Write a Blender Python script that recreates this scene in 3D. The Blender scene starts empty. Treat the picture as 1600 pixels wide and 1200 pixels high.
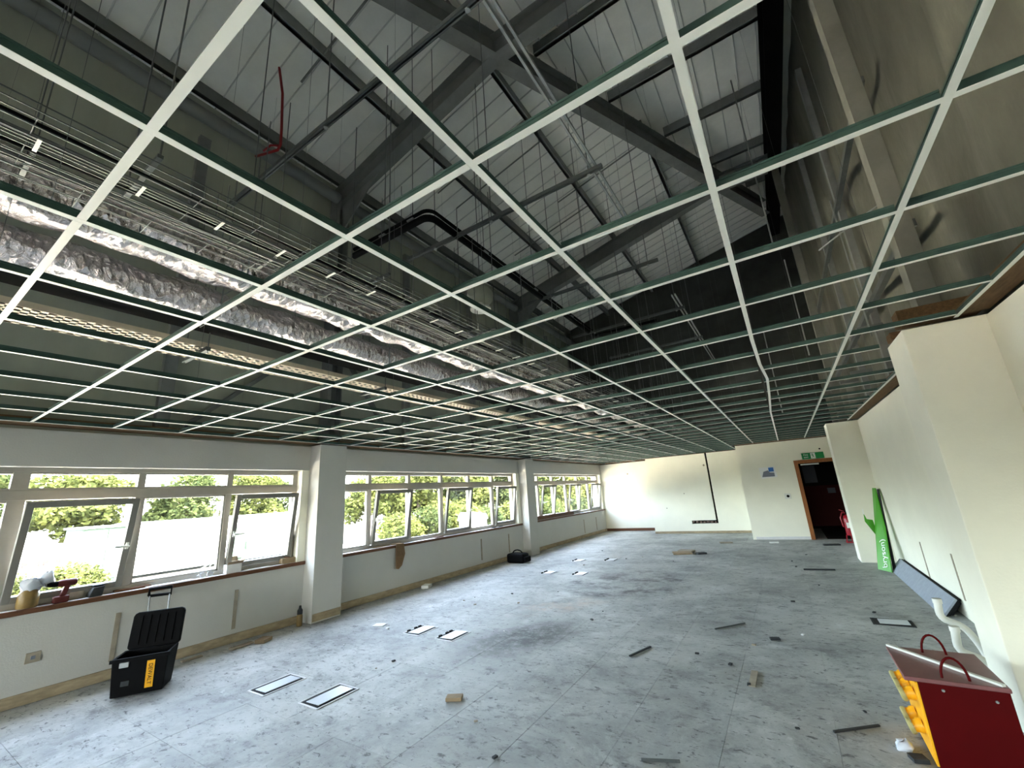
import bpy, math, random
from mathutils import Vector, Matrix
rnd = random.Random(11)
R = math.radians
sc = bpy.context.scene
C = sc.collection

# ------------------------------------------------------------------ camera
cam_d = bpy.data.cameras.new('camera')
cam = bpy.data.objects.new('camera', cam_d); C.objects.link(cam)
cam_d.sensor_fit = 'HORIZONTAL'; cam_d.sensor_width = 36.0
cam_d.lens = 36.0 * 651.6 / 1600.0
cam_d.clip_start = 0.02; cam_d.clip_end = 600
CAM = Vector((0, 0, 1.57))
_y, _p, _r = R(31.91), R(14.97), R(-3.81)
_f = Vector((-math.sin(_y) * math.cos(_p), math.cos(_y) * math.cos(_p), math.sin(_p)))
_rt = Vector((math.cos(_y), math.sin(_y), 0)); _up = _rt.cross(_f)
RT = math.cos(_r) * _rt + math.sin(_r) * _up
UP = -math.sin(_r) * _rt + math.cos(_r) * _up
M = Matrix((RT, UP, -_f)).transposed().to_4x4(); M.translation = CAM
cam.matrix_world = M
sc.camera = cam

# ------------------------------------------------------------------ sky, sun, exposure
wd = bpy.data.worlds.new('sky'); sc.world = wd; wd.use_nodes = True
nt = wd.node_tree; nt.nodes.clear()
sky = nt.nodes.new('ShaderNodeTexSky'); sky.sky_type = 'NISHITA'; sky.sun_disc = False
sky.sun_elevation = R(59); sky.sun_rotation = R(100); sky.air_density = 1.0; sky.dust_density = 3.0; sky.ozone_density = 1.0
bg = nt.nodes.new('ShaderNodeBackground'); bg.inputs[1].default_value = 0.60
wo = nt.nodes.new('ShaderNodeOutputWorld')
hs = nt.nodes.new('ShaderNodeHueSaturation'); hs.inputs['Saturation'].default_value = .62
nt.links.new(sky.outputs[0], hs.inputs['Color']); nt.links.new(hs.outputs[0], bg.inputs[0]); nt.links.new(bg.outputs[0], wo.inputs[0])
sd = bpy.data.lights.new('sun', 'SUN'); sd.energy = 9.0; sd.angle = R(1.0); sd.color = (1, .94, .84)
so = bpy.data.objects.new('sun', sd); C.objects.link(so)
so.rotation_euler = Vector((-0.27, -0.36, -0.89)).to_track_quat('-Z', 'Y').to_euler()
for i, (y0, y1) in enumerate(((-1.97, 3.8), (4.25, 10.0), (10.5, 16.25), (-8.2, -2.43))):     # portals: they steer the sky light through the window openings
    pd = bpy.data.lights.new('window_portal', 'AREA'); pd.shape = 'RECTANGLE'; pd.size = 1.34; pd.size_y = y1 - y0
    pd.cycles.is_portal = True
    po = bpy.data.objects.new('window_portal', pd); C.objects.link(po)
    po.location = (-6.62, (y0 + y1) / 2, 1.5); po.rotation_euler = (0, R(-90), 0)
pd = bpy.data.lights.new('window_portal', 'AREA'); pd.shape = 'RECTANGLE'; pd.size = 6.2; pd.size_y = 1.33; pd.cycles.is_portal = True
po = bpy.data.objects.new('window_portal', pd); C.objects.link(po); po.location = (-2.5, -9.0, 1.5); po.rotation_euler = (R(90), 0, 0)
sc.view_settings.view_transform = 'Standard'; sc.view_settings.look = 'None'
sc.view_settings.gamma = 1.0; sc.view_settings.use_curve_mapping = False
sc.view_settings.exposure = 3.98
sc.cycles.max_bounces = 14; sc.cycles.diffuse_bounces = 9; sc.cycles.glossy_bounces = 4
sc.cycles.transparent_max_bounces = 16; sc.cycles.caustics_reflective = False; sc.cycles.caustics_refractive = False
sc.cycles.sample_clamp_indirect = 8

# ------------------------------------------------------------------ materials
MATS = {}
def srgb(c):
    return tuple((x / 12.92 if x <= .04045 else ((x + .055) / 1.055) ** 2.4) for x in c)
def mat(name, col, rough=.7, metal=0.0, noise=0.0, scale=6.0, col2=None, bump=0.0, bscale=40.0, rand=0.0, stretch=(1, 1, 1), detail=6, spec=.3):
    if name in MATS: return MATS[name]
    m = bpy.data.materials.new(name); m.use_nodes = True; n = m.node_tree.nodes; l = m.node_tree.links
    b = n['Principled BSDF']; b.inputs['Roughness'].default_value = rough; b.inputs['Metallic'].default_value = metal
    b.inputs['Specular IOR Level'].default_value = spec
    c1 = srgb(col); c2 = srgb(col2) if col2 else tuple(x * (1 - noise) for x in c1)
    geo = n.new('ShaderNodeNewGeometry'); mp = n.new('ShaderNodeMapping'); mp.inputs['Scale'].default_value = stretch
    l.new(geo.outputs['Position'], mp.inputs['Vector'])
    out = None
    if noise or col2:
        t = n.new('ShaderNodeTexNoise'); t.inputs['Scale'].default_value = scale; t.inputs['Detail'].default_value = detail
        t.inputs['Roughness'].default_value = .65
        l.new(mp.outputs[0], t.inputs['Vector'])
        r = n.new('ShaderNodeValToRGB'); r.color_ramp.elements[0].position = .38; r.color_ramp.elements[1].position = .66
        r.color_ramp.elements[0].color = (*c2, 1); r.color_ramp.elements[1].color = (*c1, 1)
        l.new(t.outputs['Fac'], r.inputs[0]); out = r.outputs[0]
    else:
        rg = n.new('ShaderNodeRGB'); rg.outputs[0].default_value = (*c1, 1); out = rg.outputs[0]
    if rand:
        oi = n.new('ShaderNodeObjectInfo'); hv = n.new('ShaderNodeHueSaturation')
        mr = n.new('ShaderNodeMapRange'); mr.inputs[3].default_value = 1 - rand; mr.inputs[4].default_value = 1 + rand
        l.new(oi.outputs['Random'], mr.inputs[0]); l.new(mr.outputs[0], hv.inputs['Value']); l.new(out, hv.inputs['Color']); out = hv.outputs[0]
    l.new(out, b.inputs['Base Color'])
    if bump:
        t = n.new('ShaderNodeTexNoise'); t.inputs['Scale'].default_value = bscale; t.inputs['Detail'].default_value = 5
        l.new(mp.outputs[0], t.inputs['Vector'])
        bp = n.new('ShaderNodeBump'); bp.inputs['Strength'].default_value = bump; bp.inputs['Distance'].default_value = .02
        l.new(t.outputs['Fac'], bp.inputs['Height']); l.new(bp.outputs[0], b.inputs['Normal'])
    MATS[name] = m; return m

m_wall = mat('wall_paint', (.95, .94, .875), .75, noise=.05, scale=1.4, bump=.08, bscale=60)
m_wallshade = mat('window_wall_paint', (.78, .775, .75), .75, noise=.05, scale=1.4, bump=.08, bscale=60)  # greyer copy of wall_paint, with the window side's shade put into the colour
m_pillar = mat('pillar_paint', (.94, .93, .87), .75, noise=.05, scale=2.0, bump=.06, bscale=60)
m_frame = mat('window_frame_plastic', (.66, .64, .60), .45, noise=.08, scale=5)
m_sash = mat('sash_plastic', (.50, .49, .46), .45, noise=.08, scale=5)
m_timber = mat('sill_timber', (.43, .28, .18), .55, noise=.35, scale=9, stretch=(6, .8, 6))
m_timber2 = mat('roof_timber', (.47, .36, .24), .8, noise=.35, scale=10, stretch=(5, .8, 5))
m_door = mat('door_timber', (.60, .36, .16), .45, noise=.3, scale=12, stretch=(5, 5, .8))
m_sill = mat('sill_white', (.86, .86, .86), .5, noise=.08, scale=7)
m_skirt = mat('skirting_raw', (.72, .65, .53), .8, noise=.35, scale=6, stretch=(1, 1, 4))
m_steel = mat('steel_dark', (.48, .49, .48), .55, metal=.0, noise=.25, scale=3)
m_steel2 = mat('purlin_steel', (.53, .54, .53), .5, noise=.2, scale=4)
m_black = mat('black_plastic', (.03, .03, .033), .7, noise=.3, scale=8, spec=.1)
m_roof = mat('roof_sheet', (.92, .92, .90), .7, noise=.10, scale=2, bump=.05, bscale=30)
m_rib = mat('roof_rib', (.75, .76, .75), .7)
m_clad = mat('cladding', (.68, .69, .63), .8, noise=.18, scale=1.5, stretch=(1, 1, .3))
m_memb = mat('membrane', (.45, .45, .40), .55, noise=.45, scale=1.3, stretch=(1, 1, .35), bump=.6, bscale=5)
m_barr = mat('barrier', (.27, .275, .265), .7, noise=.4, scale=1.5)
m_tee = mat('tee_white', (.90, .90, .875), .5, noise=.04, scale=4)
m_web = mat('tee_web', (.27, .37, .34), .4, metal=.2, noise=.3, scale=7)
m_wire = mat('wire_steel', (.42, .43, .43), .4, metal=.6)
m_galv = mat('galvanised', (.66, .67, .66), .38, metal=.75, noise=.18, scale=9)
m_strut = mat('strut_steel', (.38, .40, .395), .45, metal=.4, noise=.2, scale=7)
m_tray = mat('tray_cream', (.92, .86, .76), .55, metal=.2, noise=.12, scale=12)
m_foil = mat('duct_foil', (.93, .89, .88), .24, metal=1.0, noise=.12, scale=5, bump=.9, bscale=26)
def foilmat():
    m = m_foil; n = m.node_tree.nodes; l = m.node_tree.links; b = n['Principled BSDF']; g = n.new('ShaderNodeNewGeometry')
    v = n.new('ShaderNodeTexVoronoi'); v.feature = 'F1'; v.inputs['Scale'].default_value = 13; v.inputs['Randomness'].default_value = 1
    v2 = n.new('ShaderNodeTexNoise'); v2.inputs['Scale'].default_value = 9; v2.inputs['Detail'].default_value = 8; v2.inputs['Distortion'].default_value = 2.5
    mp = n.new('ShaderNodeMapping'); mp.inputs['Scale'].default_value = (1, 1.7, 1)
    ad = n.new('ShaderNodeMath'); ad.operation = 'ADD'
    l.new(g.outputs['Position'], mp.inputs[0]); l.new(mp.outputs[0], v.inputs['Vector']); l.new(mp.outputs[0], v2.inputs['Vector'])
    l.new(v.outputs['Distance'], ad.inputs[0]); l.new(v2.outputs['Fac'], ad.inputs[1])
    bp = n.new('ShaderNodeBump'); bp.inputs['Strength'].default_value = .85; bp.inputs['Distance'].default_value = .035
    l.new(ad.outputs[0], bp.inputs['Height']); l.new(bp.outputs[0], b.inputs['Normal'])
foilmat()
m_red = mat('red_cable', (.50, .07, .08), .5)
m_redbox = mat('red_enamel', (.30, .0, .008), .5, noise=.12, scale=5, spec=.08)
m_yellow = mat('yellow_plastic', (.93, .66, .10), .4, noise=.06, scale=6)
m_socket = mat('socket_yellow', (.66, .62, .40), .4, noise=.2, scale=14)
m_whitepl = mat('white_plastic', (.88, .88, .85), .35, noise=.05, scale=8)
m_grey = mat('grey_board', (.60, .63, .67), .7, noise=.12, scale=14, bump=.3, bscale=120)
m_darkedge = mat('board_edge_dark', (.13, .13, .14), .8, noise=.3, scale=14)
m_green = mat('green_board', (.30, .62, .16), .4, noise=.08, scale=4)
m_signgreen = mat('sign_green', (.04, .50, .25), .45)
m_white = mat('print_white', (.93, .93, .92), .6)
m_blue = mat('print_blue', (.22, .45, .75), .6)
m_ink = mat('print_grey', (.45, .47, .52), .6)
m_inkblack = mat('print_black', (.05, .05, .05), .6)
m_card = mat('cardboard', (.60, .52, .41), .85, noise=.15, scale=12)
m_extred = mat('extinguisher_red', (.62, .10, .16), .3, spec=.5)
m_corr = mat('corridor_dark', (.10, .09, .08), .8, noise=.3, scale=2)
m_corrred = mat('corridor_red', (.30, .05, .05), .7)
m_hole = mat('chase_dark', (.10, .09, .08), .95, noise=.3, scale=20)
m_brick = mat('chase_block', (.50, .42, .38), .9, noise=.3, scale=20)
m_metalplate = mat('floorbox_plate', (.80, .82, .84), .35, noise=.06, scale=12)
m_shadowgap = mat('floorbox_well', (.10, .105, .11), .8)
m_drill = mat('drill_red', (.36, .13, .12), .5, noise=.2, scale=20)
m_bottle = mat('bottle_amber', (.55, .45, .26), .35, noise=.25, scale=15)
m_film = mat('thin_plastic', (.85, .87, .9), .25, noise=.1, scale=20)
m_scrap = mat('scrap_grey', (.22, .23, .235), .8, noise=.3, scale=20)
m_cabin = mat('cabin_white', (.80, .81, .80), .6, noise=.04, scale=1)
m_cabgreen = mat('cabin_pale_green', (.22, .27, .22), .6, noise=.06, scale=1)
m_cabglass = mat('cabin_window', (.28, .32, .33), .2)
m_ground = mat('outside_ground', (.25, .225, .20), .9, noise=.15, scale=.4)
m_grass = mat('grass', (.22, .27, .08), .9, noise=.35, scale=2)
m_bark = mat('bark', (.30, .27, .22), .9, noise=.3, scale=5)
m_barrier = mat('barrier_red', (.80, .16, .14), .5)
m_scar = mat('wall_scar', (.66, .62, .55), .85, noise=.25, scale=10)

def leafmat(name, a, b):
    m = bpy.data.materials.new(name); m.use_nodes = True; n = m.node_tree.nodes; l = m.node_tree.links
    for x in list(n): n.remove(x)
    o = n.new('ShaderNodeOutputMaterial'); d = n.new('ShaderNodeBsdfDiffuse'); t = n.new('ShaderNodeBsdfTranslucent'); mx = n.new('ShaderNodeMixShader')
    mx.inputs[0].default_value = .35
    g = n.new('ShaderNodeNewGeometry'); nz = n.new('ShaderNodeTexNoise'); nz.inputs['Scale'].default_value = 1.1; nz.inputs['Detail'].default_value = 4
    r = n.new('ShaderNodeValToRGB'); r.color_ramp.elements[0].position = .4; r.color_ramp.elements[1].position = .62
    r.color_ramp.elements[0].color = (*srgb(a), 1); r.color_ramp.elements[1].color = (*srgb(b), 1)
    l.new(g.outputs['Position'], nz.inputs['Vector']); l.new(nz.outputs['Fac'], r.inputs[0])
    l.new(r.outputs[0], d.inputs[0]); l.new(r.outputs[0], t.inputs[0]); l.new(d.outputs[0], mx.inputs[1]); l.new(t.outputs[0], mx.inputs[2]); l.new(mx.outputs[0], o.inputs[0])
    return m
m_leaf1 = leafmat('leaf_yellow_green', (.20, .22, .12), (.32, .335, .18))
m_leaf2 = leafmat('leaf_mid_green', (.15, .18, .11), (.25, .275, .155))

m_glass = bpy.data.materials.new('window_glass'); m_glass.use_nodes = True
_n = m_glass.node_tree.nodes; _l = m_glass.node_tree.links; _n.clear()
_o = _n.new('ShaderNodeOutputMaterial'); _t = _n.new('ShaderNodeBsdfTransparent'); _t.inputs[0].default_value = (.93, .955, .94, 1)
_g = _n.new('ShaderNodeBsdfGlossy'); _g.inputs['Roughness'].default_value = .02; _x = _n.new('ShaderNodeMixShader'); _x.inputs[0].default_value = .06
_l.new(_t.outputs[0], _x.inputs[1]); _l.new(_g.outputs[0], _x.inputs[2]); _l.new(_x.outputs[0], _o.inputs[0])

def floormat():
    m = bpy.data.materials.new('floor_panel_dusty'); m.use_nodes = True; n = m.node_tree.nodes; l = m.node_tree.links
    b = n['Principled BSDF']; b.inputs['Roughness'].default_value = .62; b.inputs['Specular IOR Level'].default_value = .35
    g = n.new('ShaderNodeNewGeometry')
    def noise(scale, detail, rough, lo, hi, dist=0.0, stretch=None):
        t = n.new('ShaderNodeTexNoise'); t.inputs['Scale'].default_value = scale; t.inputs['Detail'].default_value = detail
        t.inputs['Roughness'].default_value = rough; t.inputs['Distortion'].default_value = dist
        src = g.outputs['Position']
        if stretch:
            mp = n.new('ShaderNodeMapping'); mp.inputs['Scale'].default_value = stretch; l.new(src, mp.inputs[0]); src = mp.outputs[0]
        l.new(src, t.inputs['Vector'])
        r = n.new('ShaderNodeMapRange'); r.inputs[1].default_value = lo; r.inputs[2].default_value = hi
        l.new(t.outputs['Fac'], r.inputs[0]); return r.outputs[0]
    def mix(a, colr, fac):
        x = n.new('ShaderNodeMix'); x.data_type = 'RGBA'
        if isinstance(fac, float): x.inputs[0].default_value = fac
        else: l.new(fac, x.inputs[0])
        if isinstance(a, tuple): x.inputs[6].default_value = (*srgb(a), 1)
        else: l.new(a, x.inputs[6])
        x.inputs[7].default_value = (*srgb(colr), 1); return x.outputs[2]
    def math_(op, a, bb):
        x = n.new('ShaderNodeMath'); x.operation = op; x.use_clamp = True
        for k, v in enumerate((a, bb)):
            if isinstance(v, (int, float)): x.inputs[k].default_value = v
            else: l.new(v, x.inputs[k])
        return x.outputs[0]
    def blob(cx, cy, rx, ry, rot=0):
        mp = n.new('ShaderNodeMapping'); mp.vector_type = 'TEXTURE'; mp.inputs['Location'].default_value = (cx, cy, 0); mp.inputs['Rotation'].default_value = (0, 0, rot); mp.inputs['Scale'].default_value = (rx, ry, 1e6)
        l.new(g.outputs['Position'], mp.inputs[0])
        ln = n.new('ShaderNodeVectorMath'); ln.operation = 'LENGTH'; l.new(mp.outputs[0], ln.inputs[0])
        r = n.new('ShaderNodeMapRange'); r.interpolation_type = 'SMOOTHSTEP'; r.inputs[1].default_value = 1.0; r.inputs[2].default_value = .25; l.new(ln.outputs['Value'], r.inputs[0]); return r.outputs[0], ln.outputs['Value']
    base = mix((.63, .64, .63), (.73, .74, .73), noise(.55, 5, .6, .35, .65))
    base = mix(base, (.50, .51, .505), math_('MULTIPLY', noise(.9, 10, .78, .45, .62, .3), .8))
    base = mix(base, (.80, .815, .81), math_('MULTIPLY', noise(1.3, 9, .75, .55, .68, .3), .6))
    base = mix(base, (.40, .405, .40), math_('MULTIPLY', noise(3.2, 10, .8, .53, .66, .25, (1, 1.5, 1)), .8))
    base = mix(base, (.29, .29, .29), math_('MULTIPLY', noise(6.5, 9, .78, .575, .66, .4, (1, 1.8, 1)), .85))
    base = mix(base, (.82, .83, .83), math_('MULTIPLY', noise(8.3, 8, .7, .62, .70, .3), .5))
    base = mix(base, (.26, .26, .26), math_('MULTIPLY', noise(13, 6, .7, .585, .65, .5, (1, 1.7, 1)), .8))
    base = mix(base, (.22, .22, .22), math_('MULTIPLY', noise(30, 4, .6, .66, .73), .7))
    d1, _ = blob(-2.90, 4.50, 1.15, .62, 1.1)
    base = mix(base, (.22, .22, .22), math_('MULTIPLY', math_('MULTIPLY', d1, noise(6, 9, .85, .28, .54)), .95))
    d2, _ = blob(-3.1, 5.9, 1.0, .5, .9)
    base = mix(base, (.74, .65, .57), math_('MULTIPLY', math_('MULTIPLY', d2, noise(3, 6, .7, .42, .66)), .6))
    _, v3 = blob(-2.7, 7.6, 1.0, 1.15)
    ring = n.new('ShaderNodeMapRange'); ring.inputs[1].default_value = .16; ring.inputs[2].default_value = .0
    l.new(math_('ABSOLUTE', math_('SUBTRACT', v3, .9), 0), ring.inputs[0])
    # a scuffed arc (a swept stain)
    base = mix(base, (.33, .33, .33), math_('MULTIPLY', math_('MULTIPLY', ring.outputs[0], noise(2.2, 6, .7, .48, .62)), .85))
    oi = n.new('ShaderNodeObjectInfo'); hv = n.new('ShaderNodeHueSaturation')
    mr = n.new('ShaderNodeMapRange'); mr.inputs[3].default_value = .93; mr.inputs[4].default_value = 1.07
    l.new(oi.outputs['Random'], mr.inputs[0]); l.new(mr.outputs[0], hv.inputs['Value']); l.new(base, hv.inputs['Color'])
    l.new(hv.outputs[0], b.inputs['Base Color'])
    t = n.new('ShaderNodeTexNoise'); t.inputs['Scale'].default_value = 9; t.inputs['Detail'].default_value = 9; l.new(g.outputs['Position'], t.inputs['Vector'])
    bp = n.new('ShaderNodeBump'); bp.inputs['Strength'].default_value = .35; bp.inputs['Distance'].default_value = .012; l.new(t.outputs['Fac'], bp.inputs['Height']); l.new(bp.outputs[0], b.inputs['Normal'])
    return m
m_floor = floormat()

# ------------------------------------------------------------------ mesh helpers
WL = {}
def wloc(o): return WL.get(o.name, Vector((0, 0, 0))) if o else Vector((0, 0, 0))
class MB:
    def __init__(s): s.v = []; s.f = []; s.mi = []; s.k = 0; s.sm = []
    def add(s, vs, fs, smooth=False):
        b = len(s.v); s.v += [Vector(v) for v in vs]
        for f in fs: s.f.append([b + i for i in f]); s.mi.append(s.k); s.sm.append(smooth)
        return s
    def box(s, x0, x1, y0, y1, z0, z1):
        return s.add([(x0, y0, z0), (x1, y0, z0), (x1, y1, z0), (x0, y1, z0), (x0, y0, z1), (x1, y0, z1), (x1, y1, z1), (x0, y1, z1)],
                     [(0, 3, 2, 1), (4, 5, 6, 7), (0, 1, 5, 4), (1, 2, 6, 5), (2, 3, 7, 6), (3, 0, 4, 7)])
    def obox(s, c, ax, ay, az):
        c, ax, ay, az = map(Vector, (c, ax, ay, az))
        vs = [c + i * ax + j * ay + k * az for k in (-1, 1) for i, j in ((-1, -1), (1, -1), (1, 1), (-1, 1))]
        return s.add(vs, [(0, 3, 2, 1), (4, 5, 6, 7), (0, 1, 5, 4), (1, 2, 6, 5), (2, 3, 7, 6), (3, 0, 4, 7)])
    def bar(s, p, q, wx, wz, up=(0, 0, 1)):
        p, q = Vector(p), Vector(q); d = (q - p); L = d.length; d.normalize(); u = Vector(up); sd_ = d.cross(u)
        if sd_.length < 1e-4: sd_ = d.cross(Vector((0, 1, 0)))
        sd_.normalize(); u = sd_.cross(d)
        return s.obox((p + q) / 2, d * L / 2, sd_ * wx / 2, u * wz / 2)
    def prism(s, poly, ext):
        n = len(poly); e = Vector(ext); a = [Vector(p) for p in poly]
        return s.add(a + [p + e for p in a], [tuple(range(n - 1, -1, -1)), tuple(range(n, 2 * n))] + [(i, (i + 1) % n, n + (i + 1) % n, n + i) for i in range(n)])
    def tube(s, pts, r, n=8, cap=True, smooth=True):
        pts = [Vector(p) for p in pts]; m = len(pts); vs = []; prev = None
        for i, p in enumerate(pts):
            d = (pts[min(i + 1, m - 1)] - pts[max(i - 1, 0)]).normalized()
            if prev is None:
                a = d.cross(Vector((0, 0, 1)));
                if a.length < 1e-3: a = d.cross(Vector((0, 1, 0)))
            else:
                a = prev - d * prev.dot(d)
            a.normalize(); prev = a; b = d.cross(a)
            ri = r[i] if isinstance(r, (list, tuple)) else r
            for k in range(n):
                t = 2 * math.pi * k / n; rr = ri(t) if callable(ri) else ri
                vs.append(p + rr * (math.cos(t) * a + math.sin(t) * b))
        fs = [(i * n + k, i * n + (k + 1) % n, (i + 1) * n + (k + 1) % n, (i + 1) * n + k) for i in range(m - 1) for k in range(n)]
        s.add(vs, fs, smooth)
        if cap: s.add([vs[k] for k in range(n)], [tuple(range(n - 1, -1, -1))]); s.add(vs[-n:], [tuple(range(n))])
        return s
    def lathe(s, c, prof, n=16, ax=(0, 0, 1)):
        q = Vector((0, 0, 1)).rotation_difference(Vector(ax)); c = Vector(c); vs = []
        for (r, h) in prof:
            for k in range(n):
                t = 2 * math.pi * k / n; vs.append(c + q @ Vector((r * math.cos(t), r * math.sin(t), h)))
        fs = [(i * n + k, i * n + (k + 1) % n, (i + 1) * n + (k + 1) % n, (i + 1) * n + k) for i in range(len(prof) - 1) for k in range(n)]
        s.add(vs, fs, True)
        s.add(vs[:n], [tuple(range(n - 1, -1, -1))]); s.add(vs[-n:], [tuple(range(n))]); return s
    def xf(s, mtx): s.v = [mtx @ v for v in s.v]; return s
    def mesh(s, name, mats, off=Vector((0, 0, 0))):
        me = bpy.data.meshes.new(name); me.from_pydata([tuple(v - off) for v in s.v], [], s.f)
        for m in (mats if isinstance(mats, (list, tuple)) else [mats]): me.materials.append(m)
        me.polygons.foreach_set('material_index', s.mi); me.polygons.foreach_set('use_smooth', s.sm); me.update(); return me
    def build(s, name, mats, parent=None, bevel=0, base=None):
        off = wloc(parent) if parent else Vector(base) if base else Vector((0, 0, 0))
        o = bpy.data.objects.new(name, s.mesh(name, mats, off)); C.objects.link(o)
        if parent: o.parent = parent
        else: o.location = off
        WL[o.name] = off
        if bevel:
            b = o.modifiers.new('bevel', 'BEVEL'); b.width = bevel; b.segments = 2; b.limit_method = 'ANGLE'; b.angle_limit = R(40)
        return o
def tag(o, label=None, cat=None, group=None, kind=None):
    if label: o['label'] = label
    if cat: o['category'] = cat
    if group: o['group'] = group
    if kind: o['kind'] = kind
    return o
def thing(name, label, cat, loc=(0, 0, 0), group=None, kind=None):
    o = bpy.data.objects.new(name, None); C.objects.link(o); o.location = loc; o.empty_display_size = .1; WL[o.name] = Vector(loc)
    return tag(o, label, cat, group, kind)
def struct(o, label=None, cat=None): return tag(o, label, cat, None, 'structure')
def text_mesh(body, size, depth, mtx, name, m, parent):
    cu = bpy.data.curves.new('lettering', 'FONT'); cu.body = body; cu.size = size; cu.extrude = depth; cu.align_x = 'CENTER'; cu.align_y = 'CENTER'
    ob = bpy.data.objects.new('lettering', cu); C.objects.link(ob)
    dg = bpy.context.evaluated_depsgraph_get(); me = bpy.data.meshes.new_from_object(ob.evaluated_get(dg)); bpy.data.objects.remove(ob)
    me.transform(mtx)
    off = wloc(parent); me.transform(Matrix.Translation(-off)); me.materials.clear(); me.materials.append(m); me.name = name
    o = bpy.data.objects.new(name, me); C.objects.link(o); o.parent = parent; WL[o.name] = off; return o
def frame_mtx(origin, xd, yd):
    xd = Vector(xd).normalized(); yd = Vector(yd); yd = (yd - xd * yd.dot(xd)).normalized(); z = xd.cross(yd)
    m = Matrix((xd, yd, z)).transposed().to_4x4(); m.translation = Vector(origin); return m
def visible(p):
    d = Vector(p) - CAM; z = d.dot(_f)
    if z < .2: return None
    x = 800 + 651.6 * d.dot(RT) / z; y = 600 - 651.6 * d.dot(UP) / z
    return z if (-60 < x < 1660 and -60 < y < 1260) else None

# ------------------------------------------------------------------ room constants
XL, XR, ZT = -6.30, 1.32, 2.53          # left wall face, right wall face, top of the plastered walls
GZ = 2.553                               # ceiling grid
YB, YF1, YF2, YF3 = -8.6, 16.4, 15.3, 13.6   # back wall and the three steps of the far wall
SILL, HEAD = .83, 2.16
PIL = ((3.92, 4.40), (10.15, 10.60), (-2.31, -1.85))
BAYS = ((-1.93, 3.80), (4.22, 9.99), (10.45, 16.25), (-8.2, -2.43))  # last bay is unseen, added to let in more daylight
WALLB = ((PIL[2][1], PIL[0][0]), (PIL[0][1], PIL[1][0]), (PIL[1][1], YF1), (YB, PIL[2][0]))

# ------------------------------------------------------------------ floor
fl = struct(MB().box(XL - .1, XR + .1, YB - .1, YF1 + .1, -.12, -.006).build('floor', m_floor), 'dusty grey raised access floor of square panels', 'floor')
tile_me = {}
def tile_mesh(w, d):
    k = (round(w, 3), round(d, 3))
    if k not in tile_me:
        b = MB(); g = .0008; x, y = w / 2 - g, d / 2 - g; c = .001
        b.add([(-x, -y, -.006), (x, -y, -.006), (x, y, -.006), (-x, y, -.006), (-x, -y, -c), (x, -y, -c), (x, y, -c), (-x, y, -c), (-x + c, -y + c, 0), (x - c, -y + c, 0), (x - c, y - c, 0), (-x + c, y - c, 0)],
              [(0, 1, 5, 4), (1, 2, 6, 5), (2, 3, 7, 6), (3, 0, 4, 7), (4, 5, 9, 8), (5, 6, 10, 9), (6, 7, 11, 10), (7, 4, 8, 11), (8, 9, 10, 11)])
        tile_me[k] = b.mesh('floor_panel', m_floor)
    return tile_me[k]
xs = [XL] + [-6.05 + .6 * i for i in range(13) if -6.05 + .6 * i < XR - .1] + [XR]
ys = [YB + .6 * i for i in range(32) if YB + .6 * i < YF1 - .05] + [YF1]
FBX = [(-4.39, 2.54), (-3.69, 2.60), (-4.27, 4.28), (-3.73, 4.27), (-4.47, 8.13), (-3.78, 8.14), (-4.48, 9.65), (-3.76, 9.84), (.64, 6.33)]
cells = []
for i in range(len(xs) - 1):
    for j in range(len(ys) - 1):
        c = Vector(((xs[i] + xs[i + 1]) / 2, (ys[j] + ys[j + 1]) / 2, 0)); z = visible(c)
        cells.append((z if z else 100 + c.length, i, j, c))
cells.sort(key=lambda t: t[0])
rest = MB()
for q, (z, i, j, c) in enumerate(cells):
    w, d = xs[i + 1] - xs[i], ys[j + 1] - ys[j]; dz = rnd.uniform(-.0006, .0006)
    if q < 300 and z < 100:
        o = bpy.data.objects.new('floor_panel', tile_mesh(w, d)); C.objects.link(o); o.parent = fl; o.location = (c.x, c.y, dz)
    else: rest.box(xs[i] + .002, xs[i + 1] - .002, ys[j] + .002, ys[j + 1] - .002, -.006, dz)
rest.build('floor_panel_field', m_floor, fl)['kind'] = 'stuff'

# ------------------------------------------------------------------ left wall: apron, bulkhead, reveals, sills, windows
wl = thing('wall_left', 'white plastered window wall running down the left side', 'wall', kind='structure')
XG = -6.45
for k, (y0, y1) in enumerate(WALLB):
    MB().box(XG - .08, XL, y0, y1, 0, SILL - .03).build('apron', m_wallshade, wl)
    MB().box(XG - .08, XL, y0, y1, HEAD, ZT).build('bulkhead', m_wallshade, wl)
    by0, by1 = BAYS[k]
    if by0 > y0: MB().box(XG - .08, XL - .0, y0, by0, SILL, HEAD).build('reveal', m_wall, wl)
    if by1 < y1: MB().box(XG - .08, XL - .0, by1, y1, SILL, HEAD).build('reveal', m_wall, wl)
MB().box(XG - .25, XG - .08, YB - .3, 17.5, -1.5, SILL).build('outer_leaf', m_brick, wl)
MB().box(XG - .25, XG - .08, YB - .3, 17.5, HEAD, ZT + .3)  .box(XG - .25, XG - .08, 16.3, 17.5, SILL, HEAD).build('outer_leaf', m_frame, wl)
for (p0, p1) in PIL:
    MB().box(XG - .14, XG - .08, p0 - .1, p1 + .05, SILL, HEAD).build('outer_leaf', m_frame, wl)
# vertical scars left by removed fittings
for (y, z0, z1) in ((1.835, .17, .63), (3.007, .16, .62), (8.295, .18, .64), (9.466, .18, .63), (14.28, .15, .6), (15.41, .15, .6)):
    MB().box(XL, XL + .006, y - .022, y + .022, z0, z1).build('wall_scar', m_scar, wl)

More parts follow.
